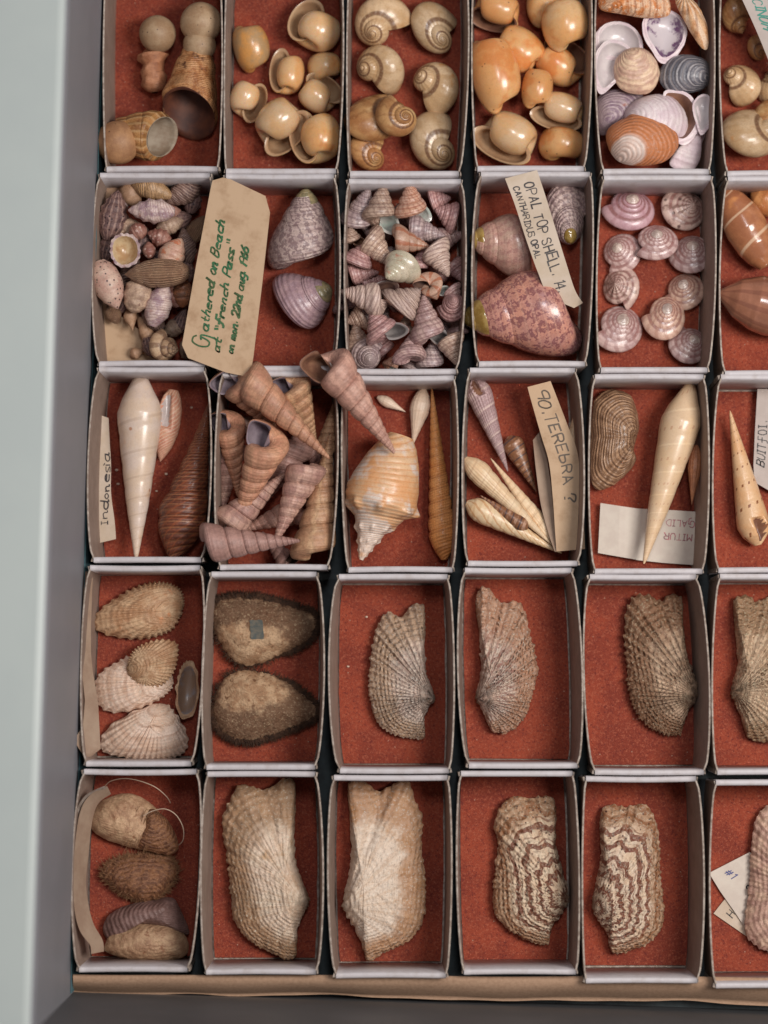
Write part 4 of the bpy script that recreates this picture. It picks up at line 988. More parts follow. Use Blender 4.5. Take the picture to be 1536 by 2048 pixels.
S1('grain', 362, 640, 60, 34, 70, 180, 0, 20, 'b_dark', 'dark beach shell in the shadow beside the buff tag', nwh=3)
S1('pebble', 350, 655, 50, 36, 40, 180, 0, 20, 'b_grey', 'grey beach shell above the striped spiral one', nwh=3)
S1('grain', 288, 655, 74, 28, 118, 180, 0, 30, 'b_tan', 'slender pale tan beach shell lying on the buff card', nwh=4)
S1('grain', 276, 705, 32, 24, 20, 180, 0, 14, 'b_tan', 'tiny ring shaped pale shell at the bottom of the buff card', nwh=2)
for i, (px, py, L, W_, an, mt, z_, w_) in enumerate([(243,402,52,36,30,'b_white_purple',40,'pale purple beach shell below the tan worn one'),(335,400,60,40,200,'b_darknet',34,'netted beach shell between the two top ones'),(285,480,50,38,80,'b_dark',40,'dark beach shell beside the little brown one'),(255,455,52,40,10,'b_grey',46,'grey beach shell right of the knobbly dark one'),(325,520,50,38,150,'b_dark',40,'dark beach shell under the pink and orange one'),(262,545,54,40,60,'b_darknet',40,'netted beach shell under the point of the large one'),(385,400,52,36,80,'b_dark',34,'dark beach shell at the very top right of the heap'),(392,460,60,36,60,'b_net',40,'brown beach shell tucked under the upper left edge of the tag'),(300,565,56,40,20,'b_grey',36,'grey beach shell under the large netted one'),(345,590,50,38,120,'b_red',36,'brownish red beach shell right of the upright white one'),(305,640,52,36,140,'b_darknet',30,'netted beach shell lower left of the upright white one'),(378,690,52,34,70,'b_grey',24,'grey beach shell at the lower tag edge'),(300,690,46,34,110,'b_dark',26,'dark beach shell left of the striped spiral one'),(245,600,50,36,70,'b_dark',34,'dark beach shell between the dotted and the grey blotched ones'),(205,530,46,34,80,'b_darknet',30,'netted beach shell by the left wall above the dotted one'),(338,425,44,34,10,'b_red',50,'brown beach shell right of the white and purple one')]):
    S1('whelk', px, py, L*1.12, W_*1.12, an, 180, 0, z_, mt, w_, nwh=4, bul=.1, nod=8, nodamp=.1)
valve([(220,500),(226,476),(246,466),(268,472),(280,492),(278,518),(262,532),(242,535),(226,522)], (250,500), 38, 88, 'b_white_purple', 'limpet with a white rim and cream hollow in the beach heap', 'limpet_shell', concave=.85, inner='in_cream', zm=.85, ribs=16, ribamp=1.5, edge=1.0, group=G)

G = 'two grey pink top shells'
shell('opal', 602, 460, 162, 134, 88, 185, 16, 0, 'opal_grey', 'larger grey pink top shell with a greenish tip pointing up', group=G, tip=('tip_green', .58), hs=.9)
shell('opal', 610, 594, 112, 130, 22, 170, 28, 0, 'opal_mauve', 'mauve grey top shell with its worn tip against the right wall', group=G, tip=('tip_green', .60), hs=.85)

G = 'small pink top shells heaped in one tray'
T = lambda px, py, L, W_, an, ro, el, z, m, l, **k: shell('top', px, py, L*1.10, W_*1.16, an, ro, el, z, m, l, group=G, **k)
T(720, 418, 84, 58, 70, 160, 25, 50, 't_mauve', 'ridged pale top shell in the upper left corner of the heap')
T(765, 418, 92, 70, 83, 10, 5, 60, 't_tan', 'tall tan top shell standing point up with a small mouth', inner='in_pearl')
T(824, 408, 74, 66, 95, 25, 20, 64, 't_red', 'orange red top shell with a bright pearly mouth', inner='in_pearl', split=True)
T(878, 398, 44, 50, 10, 180, 10, 40, 't_rose', 'small rose top shell in the upper right corner of the heap')
T(893, 432, 48, 58, 160, 180, 10, 50, 't_rose', 'blunt pink top shell near the upper right wall')
T(852, 461, 80, 52, -15, 175, 5, 60, 't_mauve', 'mauve top shell with its point to the right')
T(903, 472, 54, 40, 15, 180, 0, 40, 't_pink', 'dull pink top shell against the right wall')
T(820, 482, 74, 52, -12, 180, 0, 78, 't_orange', 'top shell with brown orange upright bands')
T(706, 475, 36, 44, 100, 0, 20, 50, 't_tan', 'little tan top shell curled against the left wall', inner='in_brown')
T(758, 497, 78, 58, -50, 175, 0, 66, 't_tan', 'netted beige top shell leaning to the lower right')
T(718, 510, 50, 60, 60, 180, 15, 54, 't_rose', 'glossy pink top shell at the left wall, upper half')
T(724, 545, 62, 42, 5, 180, 0, 40, 't_rose', 'reddish pink top shell just above the dark striped one')
T(800, 540, 66, 68, 225, 150, 40, 90, 't_pearl', 'pearly worn top shell with two drilled holes')
T(839, 520, 48, 36, 80, 180, 0, 60, 't_rose', 'narrow pink top shell right of the pearly one')
T(882, 518, 72, 58, -62, 180, 5, 76, 't_stripe', 'finely striped top shell on the right of the heap')
T(914, 541, 46, 36, -60, 180, 0, 40, 't_rose', 'small reddish top shell by the right wall at mid height')
T(737, 592, 104, 72, 168, 10, 5, 82, 't_stripe', 'dark striped top shell with its point at the left wall', split=True)
T(811, 598, 62, 78, 40, 180, 12, 70, 't_stripe', 'dark striped top shell right of the gaping one')
T(858, 572, 54, 50, -60, 20, -50, 86, 't_orange', 'ringed orange brown top shell seen from below')
T(903, 588, 44, 46, -60, 0, 10, 60, 't_pink', 'top shell with a green grey open mouth', inner='in_pearl', split=True)
T(903, 614, 54, 52, 90, 180, 78, 78, 't_rose', 'pink top shell seen point on with fine rings')
T(850, 640, 92, 62, 98, 180, 5, 84, 't_pink', 'tall pink netted top shell pointing up in the lower half')
T(765, 655, 70, 76, 120, -10, 10, 70, 't_rose', 'rose top shell with a wide grey mouth', inner='in_grey', split=True)
T(714, 640, 40, 48, 200, 180, 0, 50, 't_tan', 'tan top shell below the dark striped one at the left')
T(808, 650, 44, 34, 80, 180, 0, 44, 't_tan', 'small tan top shell between the rose and netted ones')
T(712, 675, 52, 46, 100, 180, 20, 40, 't_tan', 'dull tan top shell in the lower left corner')
T(735, 706, 58, 62, -60, 180, 70, 56, 't_mauve', 'mauve top shell seen point on at the bottom left')
T(820, 697, 66, 60, 85, 175, -20, 76, 't_pink', 'mottled top shell with a violet pearly base', inner='in_pearl')
T(786, 728, 40, 34, 60, 0, 0, 36, 't_red', 'tiny red and white top shell at the bottom wall', inner='in_pearl')
T(863, 706, 64, 48, 80, 180, 10, 46, 't_mauve', 'pale mauve top shell at the bottom wall')
T(898, 692, 76, 62, -75, -5, 5, 66, 't_tan', 'tan top shell with a round mouth in the lower right corner', inner='in_grey', split=True)
T(733, 625, 50, 40, 30, 180, 0, 14, 't_mauve', 'shadowed mauve top shell deep under the dark striped one')
T(880, 655, 50, 40, 30, 180, 0, 14, 't_mauve', 'shadowed top shell deep under the ring patterned pink one')
T(775, 455, 50, 40, 30, 180, 0, 10, 't_mauve', 'shadowed top shell deep under the tall tan one')
T(790, 600, 50, 40, 30, 180, 0, 10, 't_pink', 'shadowed top shell deep between the two dark striped ones')

for i, (px, py, an, w_) in enumerate([(745,452,20,'under the netted and ridged ones at the upper left'),(795,435,200,'between the tan and orange red ones at the top'),(840,430,100,'below the orange red one'),(868,490,60,'left of the finely striped one'),(790,512,150,'just above the pearly one'),(745,560,10,'between the reddish pink and dark striped ones'),(843,600,80,'between the striped and ringed ones'),(765,620,300,'above the rose one with the grey mouth'),(880,555,250,'left of the small reddish one'),(690,600,90,'in the gap at the left wall'),(835,725,60,'in the gap at the bottom wall'),(760,690,120,'in the gap below the rose one'),(915,650,90,'in the gap at the right wall, lower half'),(700,710,40,'in the bottom left corner gap')]):
    T(px, py, 52, 44, an, 180, 5, 12, ('t_pink','t_mauve','t_rose')[i % 3], 'shadowed top shell deep '+w_)

G = 'opal top shells with olive tips'
shell('opal', 1136, 425, 138, 94, -84, 190, 48, 0, 'opal_grey', 'grey opal top shell at the upper right, seen from its coil', group=G, tip=('tip_olive', .50))
shell('opal', 1004, 492, 134, 132, 176, 178, 12, 6, 'opal_pink', 'pale pink opal top shell with a shiny olive tip at the left wall', group=G, tip=('tip_olive', .60))
shell('opal', 1042, 633, 238, 182, 188, 172, 6, 8, 'opal_big', 'largest opal top shell, mottled red and purple with an olive tip', group=G, tip=('tip_olive', .62), hs=.88)

G = 'mauve wheel shells'
Wh = lambda px, py, L, W_, an, ro, m, l, z=0, el=66: shell('wheel', px, py, L*.97, W_*.97, an, ro, el, z, m, l, 'wheel_shell', group=G, tip=('wheel_top', .55) if m != 'wheel_mottle' else None, hs=.9)
Wh(1256, 420, 92, 112, 80, 190, 'wheel_pink', 'largest smooth mauve wheel shell with an orange coil, top left', el=60)
Wh(1365, 416, 92, 98, 20, 160, 'wheel_mottle', 'wheel shell with dark blotches, top right of its tray')
Wh(1315, 485, 78, 88, 90, 220, 'wheel', 'scalloped wheel shell below and between the top two', 22)
Wh(1381, 510, 82, 92, 100, 140, 'wheel', 'pale mauve wheel shell by the right wall with fine rays')
Wh(1243, 509, 78, 92, 150, 180, 'wheel', 'wheel shell by the left wall, upper of two')
Wh(1243, 575, 74, 90, 170, 210, 'wheel_mottle', 'tan greenish wheel shell by the left wall, lower of two')
Wh(1368, 585, 76, 90, 120, 170, 'wheel_tan', 'tan wheel shell with a small pale coil by the right wall')
Wh(1327, 636, 96, 90, 80, 190, 'wheel_tan', 'wheel shell with a shiny pale centre in the lower middle', 16)
Wh(1240, 660, 104, 92, 60, 230, 'wheel', 'wheel shell with bold rays and white coil, bottom left')
Wh(1375, 690, 80, 86, 50, 150, 'wheel', 'wheel shell with bold rays, bottom right corner of its tray')

G = 'glossy brown olive shells'
spin('olive', 1488, 450, 190, 86, 118, 175, 0, 6, 'olive', 'upper brown olive shell with a tan tip and pale line', 'olive_shell', group=G, nwh=3, bul=.02)
spin('olive', 1530, 612, 200, 118, 165, 185, 0, 6, 'olive_band', 'lower brown olive shell with white cross bands', 'olive_shell', group=G, nwh=3, bul=.02)
spin('olive', 1532, 402, 74, 62, 150, 180, 0, 4, 'olive_gold', 'golden olive shell at the upper right edge', 'olive_shell', group=G, nwh=3, bul=.02)
spin('pebble', 1540, 487, 54, 40, 100, 180, 0, 4, 'olive_white', 'small white shell at the right edge beside the olive shells', 'olive_shell', group=G, nwh=3, bul=.02)

# ============================================================ row 3
spin('white', 277, 934, 372, 90, -91, 178, 0, 4, 'white_auger', 'long smooth white auger with its point at the bottom', nwh=9, q=1.24, bul=.05, aend=.80, sut=.5, wob=.03)
spin('olive', 334, 852, 146, 52, -100, 12, 0, 0, 'pink_net', 'pink netted shell half hidden behind the white auger', 'mitre_shell', 'in_pale', nwh=4, bul=.03, ap=(.45, .97, .45, .6), na=200, npz=72)
spin('dark', 385, 955, 335, 102, 77, 200, 0, 2, 'dark_turret', 'long dark brown turret with its point at the top right', 'turret_shell', nwh=10, q=1.22, bul=.22, aend=.82)
G = 'heap of brown pink turret shells'
Tu = lambda px, py, L, W_, an, ro, el, z, m, l, **k: shell('turret', px, py, L, W_*1.06, an, ro, el, z, m, l, 'turret_shell', k.pop('inner', 'in_purple'), G, **k)
Tu(655, 862, 112, 44, 80, 180, 0, 20, 'turret_c', 'brown turret tip in the shadow of the right wall')
Tu(500, 800, 165, 92, -52, 0, -30, 60, 'turret_a', 'turret with a large purple grey mouth at the upper left', split=True)
Tu(598, 815, 145, 84, -66, -5, -26, 66, 'turret_c', 'orange mottled turret with a purple mouth, upper right of the heap', split=True)
Tu(463, 905, 175, 66, -84, -5, -28, 40, 'turret_a', 'turret by the left wall with a small round purple mouth', split=True)
Tu(560, 950, 170, 72, -120, 180, 0, 20, 'turret_b', 'turret lying deep in the middle of the heap')
Tu(507, 950, 220, 88, -113, -10, -24, 92, 'turret_a', 'turret with a round rusty whorl below its mouth', split=True)
Tu(507, 1000, 170, 72, 42, 180, 0, 66, 'turret_d', 'ridged turret with its broad base at the lower left')
Tu(586, 1006, 182, 74, -112, 185, 0, 86, 'turret_d', 'turret pointing down beside the upright one')
Tu(640, 995, 262, 84, 82, 180, 0, 58, 'turret_c', 'tall orange brown turret standing point up by the right wall')
Tu(555, 1098, 92, 44, 130, -20, 0, 20, 'turret_b', 'turret with a dark mouth deep at the bottom of the heap', inner='in_dark', split=True)
Tu(500, 1082, 202, 76, 2, 180, 0, 128, 'turret_b', 'turret lying across the bottom left corner of the tray')
Tu(572, 830, 250, 76, -44, 165, 0, 122, 'turret_a', 'largest turret lying across the top of the heap')
Tu(455, 960, 150, 60, 262, 180, 0, 16, 'turret_d', 'dull turret deep by the left wall')
Tu(545, 1040, 150, 60, 200, 180, 0, 14, 'turret_e', 'dull turret deep under the crossing ones')
Tu(625, 905, 120, 54, 300, 180, 0, 24, 'turret_b', 'dull turret deep right of the middle')
Tu(480, 850, 120, 60, 20, 180, 0, 14, 'turret_d', 'dull turret deep behind the two purple mouths')
shell('turret', 710, 802, 262, 100, -54, -5, -8, 140, 'turret_e', 'big pink brown turret bridging two trays with its mouth open', 'turret_shell', 'in_brown', None, True)

spin('cone', 768, 998, 262, 160, -108, 175, 0, 4, 'conch', 'orange and white knobbed conch', 'conch_shell', nwh=5, q=1.5, bul=.10, aend=.44, nod=8, nodamp=.20, nodpos=.35, bend=-.0006, na=180, npz=72)
spin('grain', 783, 809, 64, 22, -28, 0, 0, 0, 'small_white', 'small slim white shell near the big turret', 'auger_shell', nwh=6, bul=.05)
spin('grain', 836, 835, 118, 40, -101, 0, 0, 0, 'small_white', 'white spindle shell left of the orange auger', 'auger_shell', nwh=8, bul=.06)
spin('auger', 876, 946, 350, 55, 94, 170, 0, 2, 'orange_auger', 'long ridged orange auger with its point at the top', nwh=18, q=1.09, bul=.20, aend=.86, na=260)

G = 'slim augers in the tray with the question mark label'
spin('auger', 981, 850, 200, 52, -70, 5, 0, 4, 'grey_auger', 'grey mauve auger with a slit mouth at the upper left', 'auger_shell', 'in_brown', G, nwh=8, q=1.2, bul=.09, aend=.8, ap=(.80, .99, .35, .6), na=200, npz=72)
spin('auger', 1045, 928, 124, 44, -64, 20, 0, 4, 'band_auger', 'dark banded auger with an orange end', group=G, nwh=8, q=1.15, bul=.05)
spin('auger', 1046, 1002, 215, 38, 127, 180, 0, 22, 'cream_auger', 'slim cream auger pointing to the upper left', group=G, nwh=13, q=1.1, bul=.13)
spin('auger', 1008, 1024, 116, 30, 145, 180, 0, 46, 'band_auger', 'small dark auger pinched between the cream ones', group=G, nwh=8, q=1.15, bul=.05)
spin('auger', 1017, 1003, 246, 46, -45, 180, 0, 34, 'cream_auger', 'cream auger pointing to the lower right, middle one', group=G, nwh=12, q=1.13, bul=.13)
spin('auger', 1028, 1056, 216, 50, -28, 180, 0, 22, 'cream_auger2', 'cream auger with an orange end, lowest in its tray', group=G, nwh=10, q=1.15, bul=.11)
spin('auger', 1146, 868, 130, 36, 80, 180, 0, 10, 'cream_auger', 'pale auger half hidden behind the question mark label', group=G, nwh=8)

valve([(1184,830),(1192,796),(1215,780),(1245,782),(1264,796),(1276,830),(1277,862),(1268,895),(1271,925),(1246,955),(1215,977),(1190,977),(1180,945),(1181,880)], (1268,880), 66, 4, 'oval_ark', 'oval brown netted ark shell leaning on the left wall', 'ark_shell', ribs=24, ribamp=1.0, rug=2.5, crease=(0.9, .10, 10))
spin('white', 1334, 948, 374, 80, -105, 178, 0, 26, 'cream_dot', 'long cream auger with rows of faint dots over a typed note', nwh=9, q=1.24, bul=.04, aend=.80, wob=.03)
spin('grain', 1388, 950, 120, 29, -95, 180, 0, 48, 'small_brown', 'slim brown shell against the right wall', 'auger_shell', nwh=8, bul=.05)
spin('auger', 1487, 956, 276, 66, 101, 20, 0, 4, 'tan_dot', 'tan auger with dark dots, cut off near the right edge', 'auger_shell', 'in_brown', nwh=9, q=1.22, bul=.025, aend=.84, ap=(.80, .995, .36, .7), na=200, npz=72)

# ============================================================ row 4
C = 'ribbed cockle shells'
valve([(187,1242),(200,1220),(232,1196),(272,1174),(310,1164),(345,1169),(364,1185),(368,1210),(357,1240),(340,1262),(300,1276),(255,1277),(215,1270),(190,1256)], (358,1222), 52, 2, 'cockle_tan', 'tan ribbed cockle at the top of its tray', 'cockle_shell', ribs=66, ribamp=1.9, rug=1.0, edge=2.6, group=C, K=320)
h = holder('cockle_shell', 270, 1350, 0, 'gaping ribbed cockle with a white and a tan valve', C)
valve([(190,1368),(205,1342),(235,1324),(262,1312),(300,1330),(338,1345),(346,1372),(320,1398),(275,1418),(228,1425),(200,1412)], (345,1362), 50, 2, 'cockle_white', ribs=66, ribamp=1.8, rug=.8, edge=2.2, K=320, parent=h, lab2='white lower valve')
valve([(256,1350),(258,1315),(280,1292),(318,1279),(352,1285),(356,1308),(347,1345),(320,1372),(280,1372)], (262,1340), 40, 32, 'cockle_tan', ribs=70, ribamp=1.5, rug=.8, edge=2.0, K=320, parent=h, lab2='tan upper valve', peak=(300,1330))
valve([(200,1490),(212,1460),(250,1432),(295,1412),(330,1408),(352,1428),(374,1468),(372,1500),(345,1516),(292,1519),(240,1513),(210,1505)], (325,1408), 48, 4, 'cockle_white', 'white ribbed cockle at the bottom of its tray', 'cockle_shell', ribs=64, ribamp=2.0, rug=1.0, edge=2.2, group=C, K=320)
valve([(366,1328),(384,1322),(395,1345),(397,1385),(392,1418),(375,1438),(358,1430),(352,1402),(354,1362)], (385,1325), 26, 8, 'cockle_tan', 'small narrow cockle lying open side up by the right wall', 'cockle_shell', ribs=34, ribamp=1.5, rug=1.0, edge=2.0, group=C, concave=.85, inner='in_blue', zm=.85, peak=(375,1385))

G = 'hairy brown mussels'
def mussel(outline, umbo, label, sticker=False, dark=False):
    cx = sum(p[0] for p in outline)/len(outline); cy = sum(p[1] for p in outline)/len(outline)
    outline = [(cx+(x-cx)*.95, cy+(y-cy)*(.95 if x < cx+40 else .86)) for x, y in outline]
    h = holder('hairy_mussel_shell', cx, cy, 0, label, G)
    o = valve(outline, umbo, 62, 2, 'mussel', rug=3.5, rugs=.05, parent=h, part='body', ribs=0, zm=.35, jag=1.5, K=260)
    V, F, uv, org, P, O = valve(outline, umbo, 62, 2, 'mussel', rug=3.5, rugs=.05, raw=True, zm=.35, K=260)
    hs_ = []; K = P.shape[1]; random.seed(int(umbo[0]))
    um = at(umbo[0], umbo[1], 20)
    for _ in range(4000):
        k = random.randrange(K); ti = int(25-abs(random.gauss(0, 1.6))); ti = max(8, min(25, ti))
        p = P[ti, k]; o2 = P[min(ti+1, 26), k]; 
        if np.linalg.norm(p-um) < 95 and random.random() < .85: continue
        dd = (P[25, k]-P[12, k]); dd = dd/(np.linalg.norm(dd)+1e-6); dd = dd+rng.normal(0, .45, 3); dd[2] = dd[2]*.4+.08; dd /= np.linalg.norm(dd)
        l = random.uniform(7, 20); p1 = p+dd*l*.5; p2 = p+dd*l+np.array((0, 0, -l*.25)); hs_.append((p, p1, p2))
    oo = np.array(h['_o']); strands(hs_, 1.7, MATS['hair'], 'fringe', h, oo)
    if sticker:
        V, F = [], []; n = 6
        for i in range(n+1):
            for j in range(n+1):
                px, py = 499+26*j/n+i*.5+random.uniform(-.8,.8), 1240+38*i/n+random.uniform(-.8,.8)
                b = at(px, py, 0); d = np.linalg.norm(P[:, :, :2]-at(px, py, 62)[:2], axis=2); q = np.unravel_index(d.argmin(), d.shape)
                near = P[:, :, 2][d < 9]; w_ = at(px, py, (near.max() if len(near) else P[q][2])+.8); V.append(w_)
        for i in range(n):
            for j in range(n): F.append((i*(n+1)+j, i*(n+1)+j+1, (i+1)*(n+1)+j+1, (i+1)*(n+1)+j))
        link('sticker', finish_mesh('sticker', V, F, None, [MATS['sticker']], None, oo), h)
mussel([(420,1245),(422,1215),(440,1196),(480,1190),(540,1198),(595,1208),(632,1222),(640,1248),(620,1285),(575,1312),(520,1330),(482,1333),(455,1316),(432,1280)], (475,1325), 'hairy mussel with a small dark sticker, upper one', True)
mussel([(420,1420),(430,1380),(448,1352),(478,1338),(510,1340),(555,1350),(598,1374),(632,1406),(640,1432),(612,1452),(555,1470),(498,1485),(450,1474),(425,1446)], (480,1342), 'hairy mussel with dark bristles along its lower edge, lower one')

G = 'ark shells laid one to a tray'
def mid_(o, u_, f=.5): 
    cx, cy = sum(p[0] for p in o)/len(o), sum(p[1] for p in o)/len(o); return (cx+(u_[0]-cx)*f, cy+(u_[1]-cy)*f)
ark_ = lambda o, u_, h, m, l, **k: valve(o, u_, h, 2, m, l, 'ark_shell', peak=mid_(o, u_), ribs=k.pop('ribs', 84), ribamp=k.pop('ribamp', 1.2), rug=k.pop('rug', 3.2), rugs=.09, edge=k.pop('edge', 1.2), jag=1.6, group=G, beak=k.pop('beak', 9), K=300, **k)
ark_([(828,1208),(848,1212),(850,1260),(850,1310),(855,1350),(868,1385),(869,1400),(850,1430),(848,1475),(820,1477),(780,1466),(753,1442),(740,1400),(738,1350),(745,1290),(757,1245),(776,1224),(790,1230),(806,1232),(816,1218)], (862,1393), 62, 'ark_grey', 'grey speckled ark shell with its beak to the right, tray three of row four')
ark_([(953,1190),(962,1176),(980,1178),(995,1200),(1008,1206),(1032,1203),(1050,1222),(1060,1265),(1072,1310),(1075,1348),(1065,1392),(1052,1430),(1030,1457),(1000,1468),(980,1458),(968,1428),(951,1402),(952,1385),(960,1350),(960,1280),(953,1230)], (957,1395), 62, 'ark_pale', 'pale ark shell with brown rays and its beak to the left', crease=(.35, .05, 5))
ark_([(1270,1192),(1300,1191),(1318,1202),(1335,1192),(1350,1187),(1363,1200),(1366,1245),(1378,1320),(1395,1370),(1393,1396),(1373,1430),(1362,1468),(1330,1470),(1300,1455),(1275,1430),(1258,1390),(1252,1330),(1249,1270),(1252,1222)], (1388,1390), 68, 'ark_brown', 'shaggy brown ark shell alone in its tray', rug=4.5, edge=2.5)
ark_([(1467,1200),(1500,1192),(1512,1205),(1530,1196),(1570,1190),(1590,1250),(1600,1330),(1590,1420),(1560,1480),(1500,1478),(1480,1432),(1462,1388),(1463,1370),(1475,1330),(1470,1260)], (1468,1380), 66, 'ark_tan', 'brown ark shell cut in half by the right edge, fourth row', crease=(.55, .045, 7))

# ============================================================ row 5
ark_([(475,1572),(500,1571),(525,1580),(548,1572),(563,1559),(585,1558),(592,1578),(590,1640),(590,1700),(598,1745),(617,1790),(617,1808),(596,1855),(590,1915),(550,1910),(500,1882),(468,1842),(461,1790),(454,1720),(445,1665),(447,1630),(460,1598)], (608,1800), 78, 'ark_big_a', 'largest pale ark shell with its beak to the right', ribs=90, ribamp=.45, rug=4.5, edge=1.5, beak=14)
ark_([(697,1566),(730,1563),(755,1582),(775,1576),(795,1563),(819,1567),(830,1600),(845,1635),(843,1690),(850,1760),(848,1835),(820,1880),(770,1905),(735,1922),(722,1882),(705,1850),(685,1815),(686,1798),(698,1740),(702,1700),(700,1640)], (692,1806), 76, 'ark_big_b', 'large white ark shell with its beak to the left', ribs=90, ribamp=.4, rug=4.2, edge=1.2, crease=(.42, .06, 6), beak=14)
ark_([(1003,1610),(1030,1593),(1060,1596),(1092,1592),(1110,1605),(1112,1680),(1125,1740),(1137,1792),(1122,1830),(1102,1858),(1096,1888),(1060,1882),(1020,1862),(993,1835),(985,1800),(990,1740),(995,1685),(987,1655),(993,1630)], (1130,1797), 68, 'ark_zig', 'ark shell with brown zigzag lines and its beak to the right', beak=10)
ark_([(1203,1622),(1225,1608),(1250,1613),(1285,1608),(1305,1625),(1318,1670),(1321,1740),(1328,1815),(1325,1852),(1300,1885),(1250,1905),(1222,1903),(1214,1870),(1190,1828),(1183,1806),(1195,1750),(1202,1700),(1199,1660)], (1190,1810), 68, 'ark_zig2', 'white ark shell with brown zigzag lines and its beak to the left', beak=10)
ark_([(1522,1620),(1508,1650),(1502,1700),(1497,1780),(1490,1845),(1498,1880),(1540,1905),(1600,1900),(1632,1800),(1620,1680),(1592,1618),(1552,1608)], (1628,1790), 66, 'ark_pink', 'pinkish ark shell lying on two written slips at the right edge', rug=4)

G = 'hairy shells with loose thread'
h = holder('hairy_mussel_shell', 268, 1655, 0, 'hairy shell with a pale half and a loop of thread, top one', G)
valve([(177,1642),(190,1612),(215,1596),(245,1587),(272,1590),(300,1605),(322,1628),(345,1655),(357,1690),(345,1706),(300,1702),(260,1695),(215,1680),(188,1664)], (200,1625), 58, 2, 'mussel_pale', parent=h, part='body', rug=2.5)
valve([(275,1690),(285,1650),(300,1618),(322,1628),(345,1655),(357,1692),(345,1708),(310,1706)], (300,1620), 40, 24, 'mussel_dark', parent=h, part='hairy_cover', rug=2.5, lab2='brown fibrous cover')
hs_ = []
for i in range(60):
    x, y = random.uniform(252, 330), random.uniform(1612, 1690)
    p = at(x, y, 54-abs(x-290)*.25); d = np.array((-.42+random.uniform(-.15, .15), -.9, 0)); l = random.uniform(14, 40)
    hs_.append((p, p+d*l*.5+np.array((0, 0, 2)), p+d*l+np.array((0, 0, -3))))
strands(hs_, 1.3, MATS['byssus'], 'fibres', h, np.array(h['_o']))
h = holder('hairy_mussel_shell', 280, 1755, 0, 'dark brown bristly shell between two paler ones', G)
ol = [(203,1748),(215,1726),(252,1711),(300,1706),(340,1712),(356,1740),(345,1770),(322,1793),(290,1805),(258,1796),(225,1775)]
valve(ol, (300,1800), 52, 2, 'mussel_dark', parent=h, part='body', rug=4)
V, F, uv, org, P, O = valve(ol, (300,1800), 52, 2, 'mussel', rug=3.5, raw=True); hs_ = []
for _ in range(1100):
    k = random.randrange(P.shape[1]); ti = int(25-abs(random.gauss(0, 5))); ti = max(5, ti); p = P[ti, k]; dd = P[25, k]-P[12, k]; dd /= np.linalg.norm(dd)+1e-6
    dd = dd+rng.normal(0, .5, 3); dd[2] = dd[2]*.4; l = random.uniform(4, 12); hs_.append((p, p+dd*l*.5, p+dd*l))
strands(hs_, 1.3, MATS['byssus'], 'fringe', h, np.array(h['_o']))
h = holder('hairy_mussel_shell', 290, 1865, 0, 'brown shell gaping open at the bottom of its tray', G)
valve([(205,1858),(218,1830),(255,1810),(305,1800),(345,1796),(366,1830),(378,1868),(345,1862),(290,1850),(248,1856),(220,1880)], (350,1805), 62, 2, 'mussel_valve', parent=h, part='valve', rug=2, lab2='purplish raised valve')
valve([(208,1898),(222,1868),(258,1850),(300,1845),(345,1848),(370,1870),(378,1895),(366,1915),(322,1925),(265,1922),(225,1910)], (360,1858), 56, 14, 'mussel_pale', parent=h, part='valve', rug=2, lab2='tan lower valve')

# a few crumbs of shell on the linings
for i, (px, py, r) in enumerate([(696,1333,3),(733,1234,3.2),(233,940,4),(236,968,3.5),(332,948,3.5),(313,982,3),(228,1062,3),(383,815,3)]):
    g_ = 'crumbs in the tray of the grey ark shell' if px > 600 else 'crumbs in the tray of the white auger'
    n, m = 6, 8; P = np.zeros((n, m, 3)); ctr = at(px, py, r*.6)
    for a_ in range(n):
        for b_ in range(m):
            th, ph = PI*a_/(n-1), 2*PI*b_/m; k_ = r*(1+.5*mnoise.noise(Vector((a_*.8+i*7, math.cos(ph)*2, math.sin(ph)*2))))
            P[a_, b_] = ctr+np.array((math.sin(th)*math.cos(ph)*k_, math.sin(th)*math.sin(ph)*k_*.7, math.cos(th)*k_*.6))
    V, F, uv = grid(P, np.zeros((n, m+1, 2)))
    o = link('shell_crumb', finish_mesh('shell_crumb', V, F, uv, [MATS['crumb']], None, ctr), None, ctr)
    tag(o, 'tiny pale shell crumb on the red lining beside the grey ark shell' if px > 600 else 'tiny pale shell crumb on the red lining around the white auger', 'crumb', g_)
# loose threads
def thread(pts, label):
    P = catmull([at(x, y, z) for x, y, z in pts], 8, False); o = tube(P, 1.0, MATS['thread'], 'loose_thread', None, P[len(P)//2]); tag(o, label, 'thread')
thread([(208,1574,40),(222,1562,60),(250,1557,70),(280,1562,70),(310,1574,60),(332,1592,40),(341,1606,20)], 'pale thread curving above the top hairy shell')
thread([(286,1632,62),(305,1622,70),(330,1618,80),(352,1630,84),(366,1655,80),(366,1680,60),(355,1692,30)], 'pale thread looping over the right end of the top hairy shell')

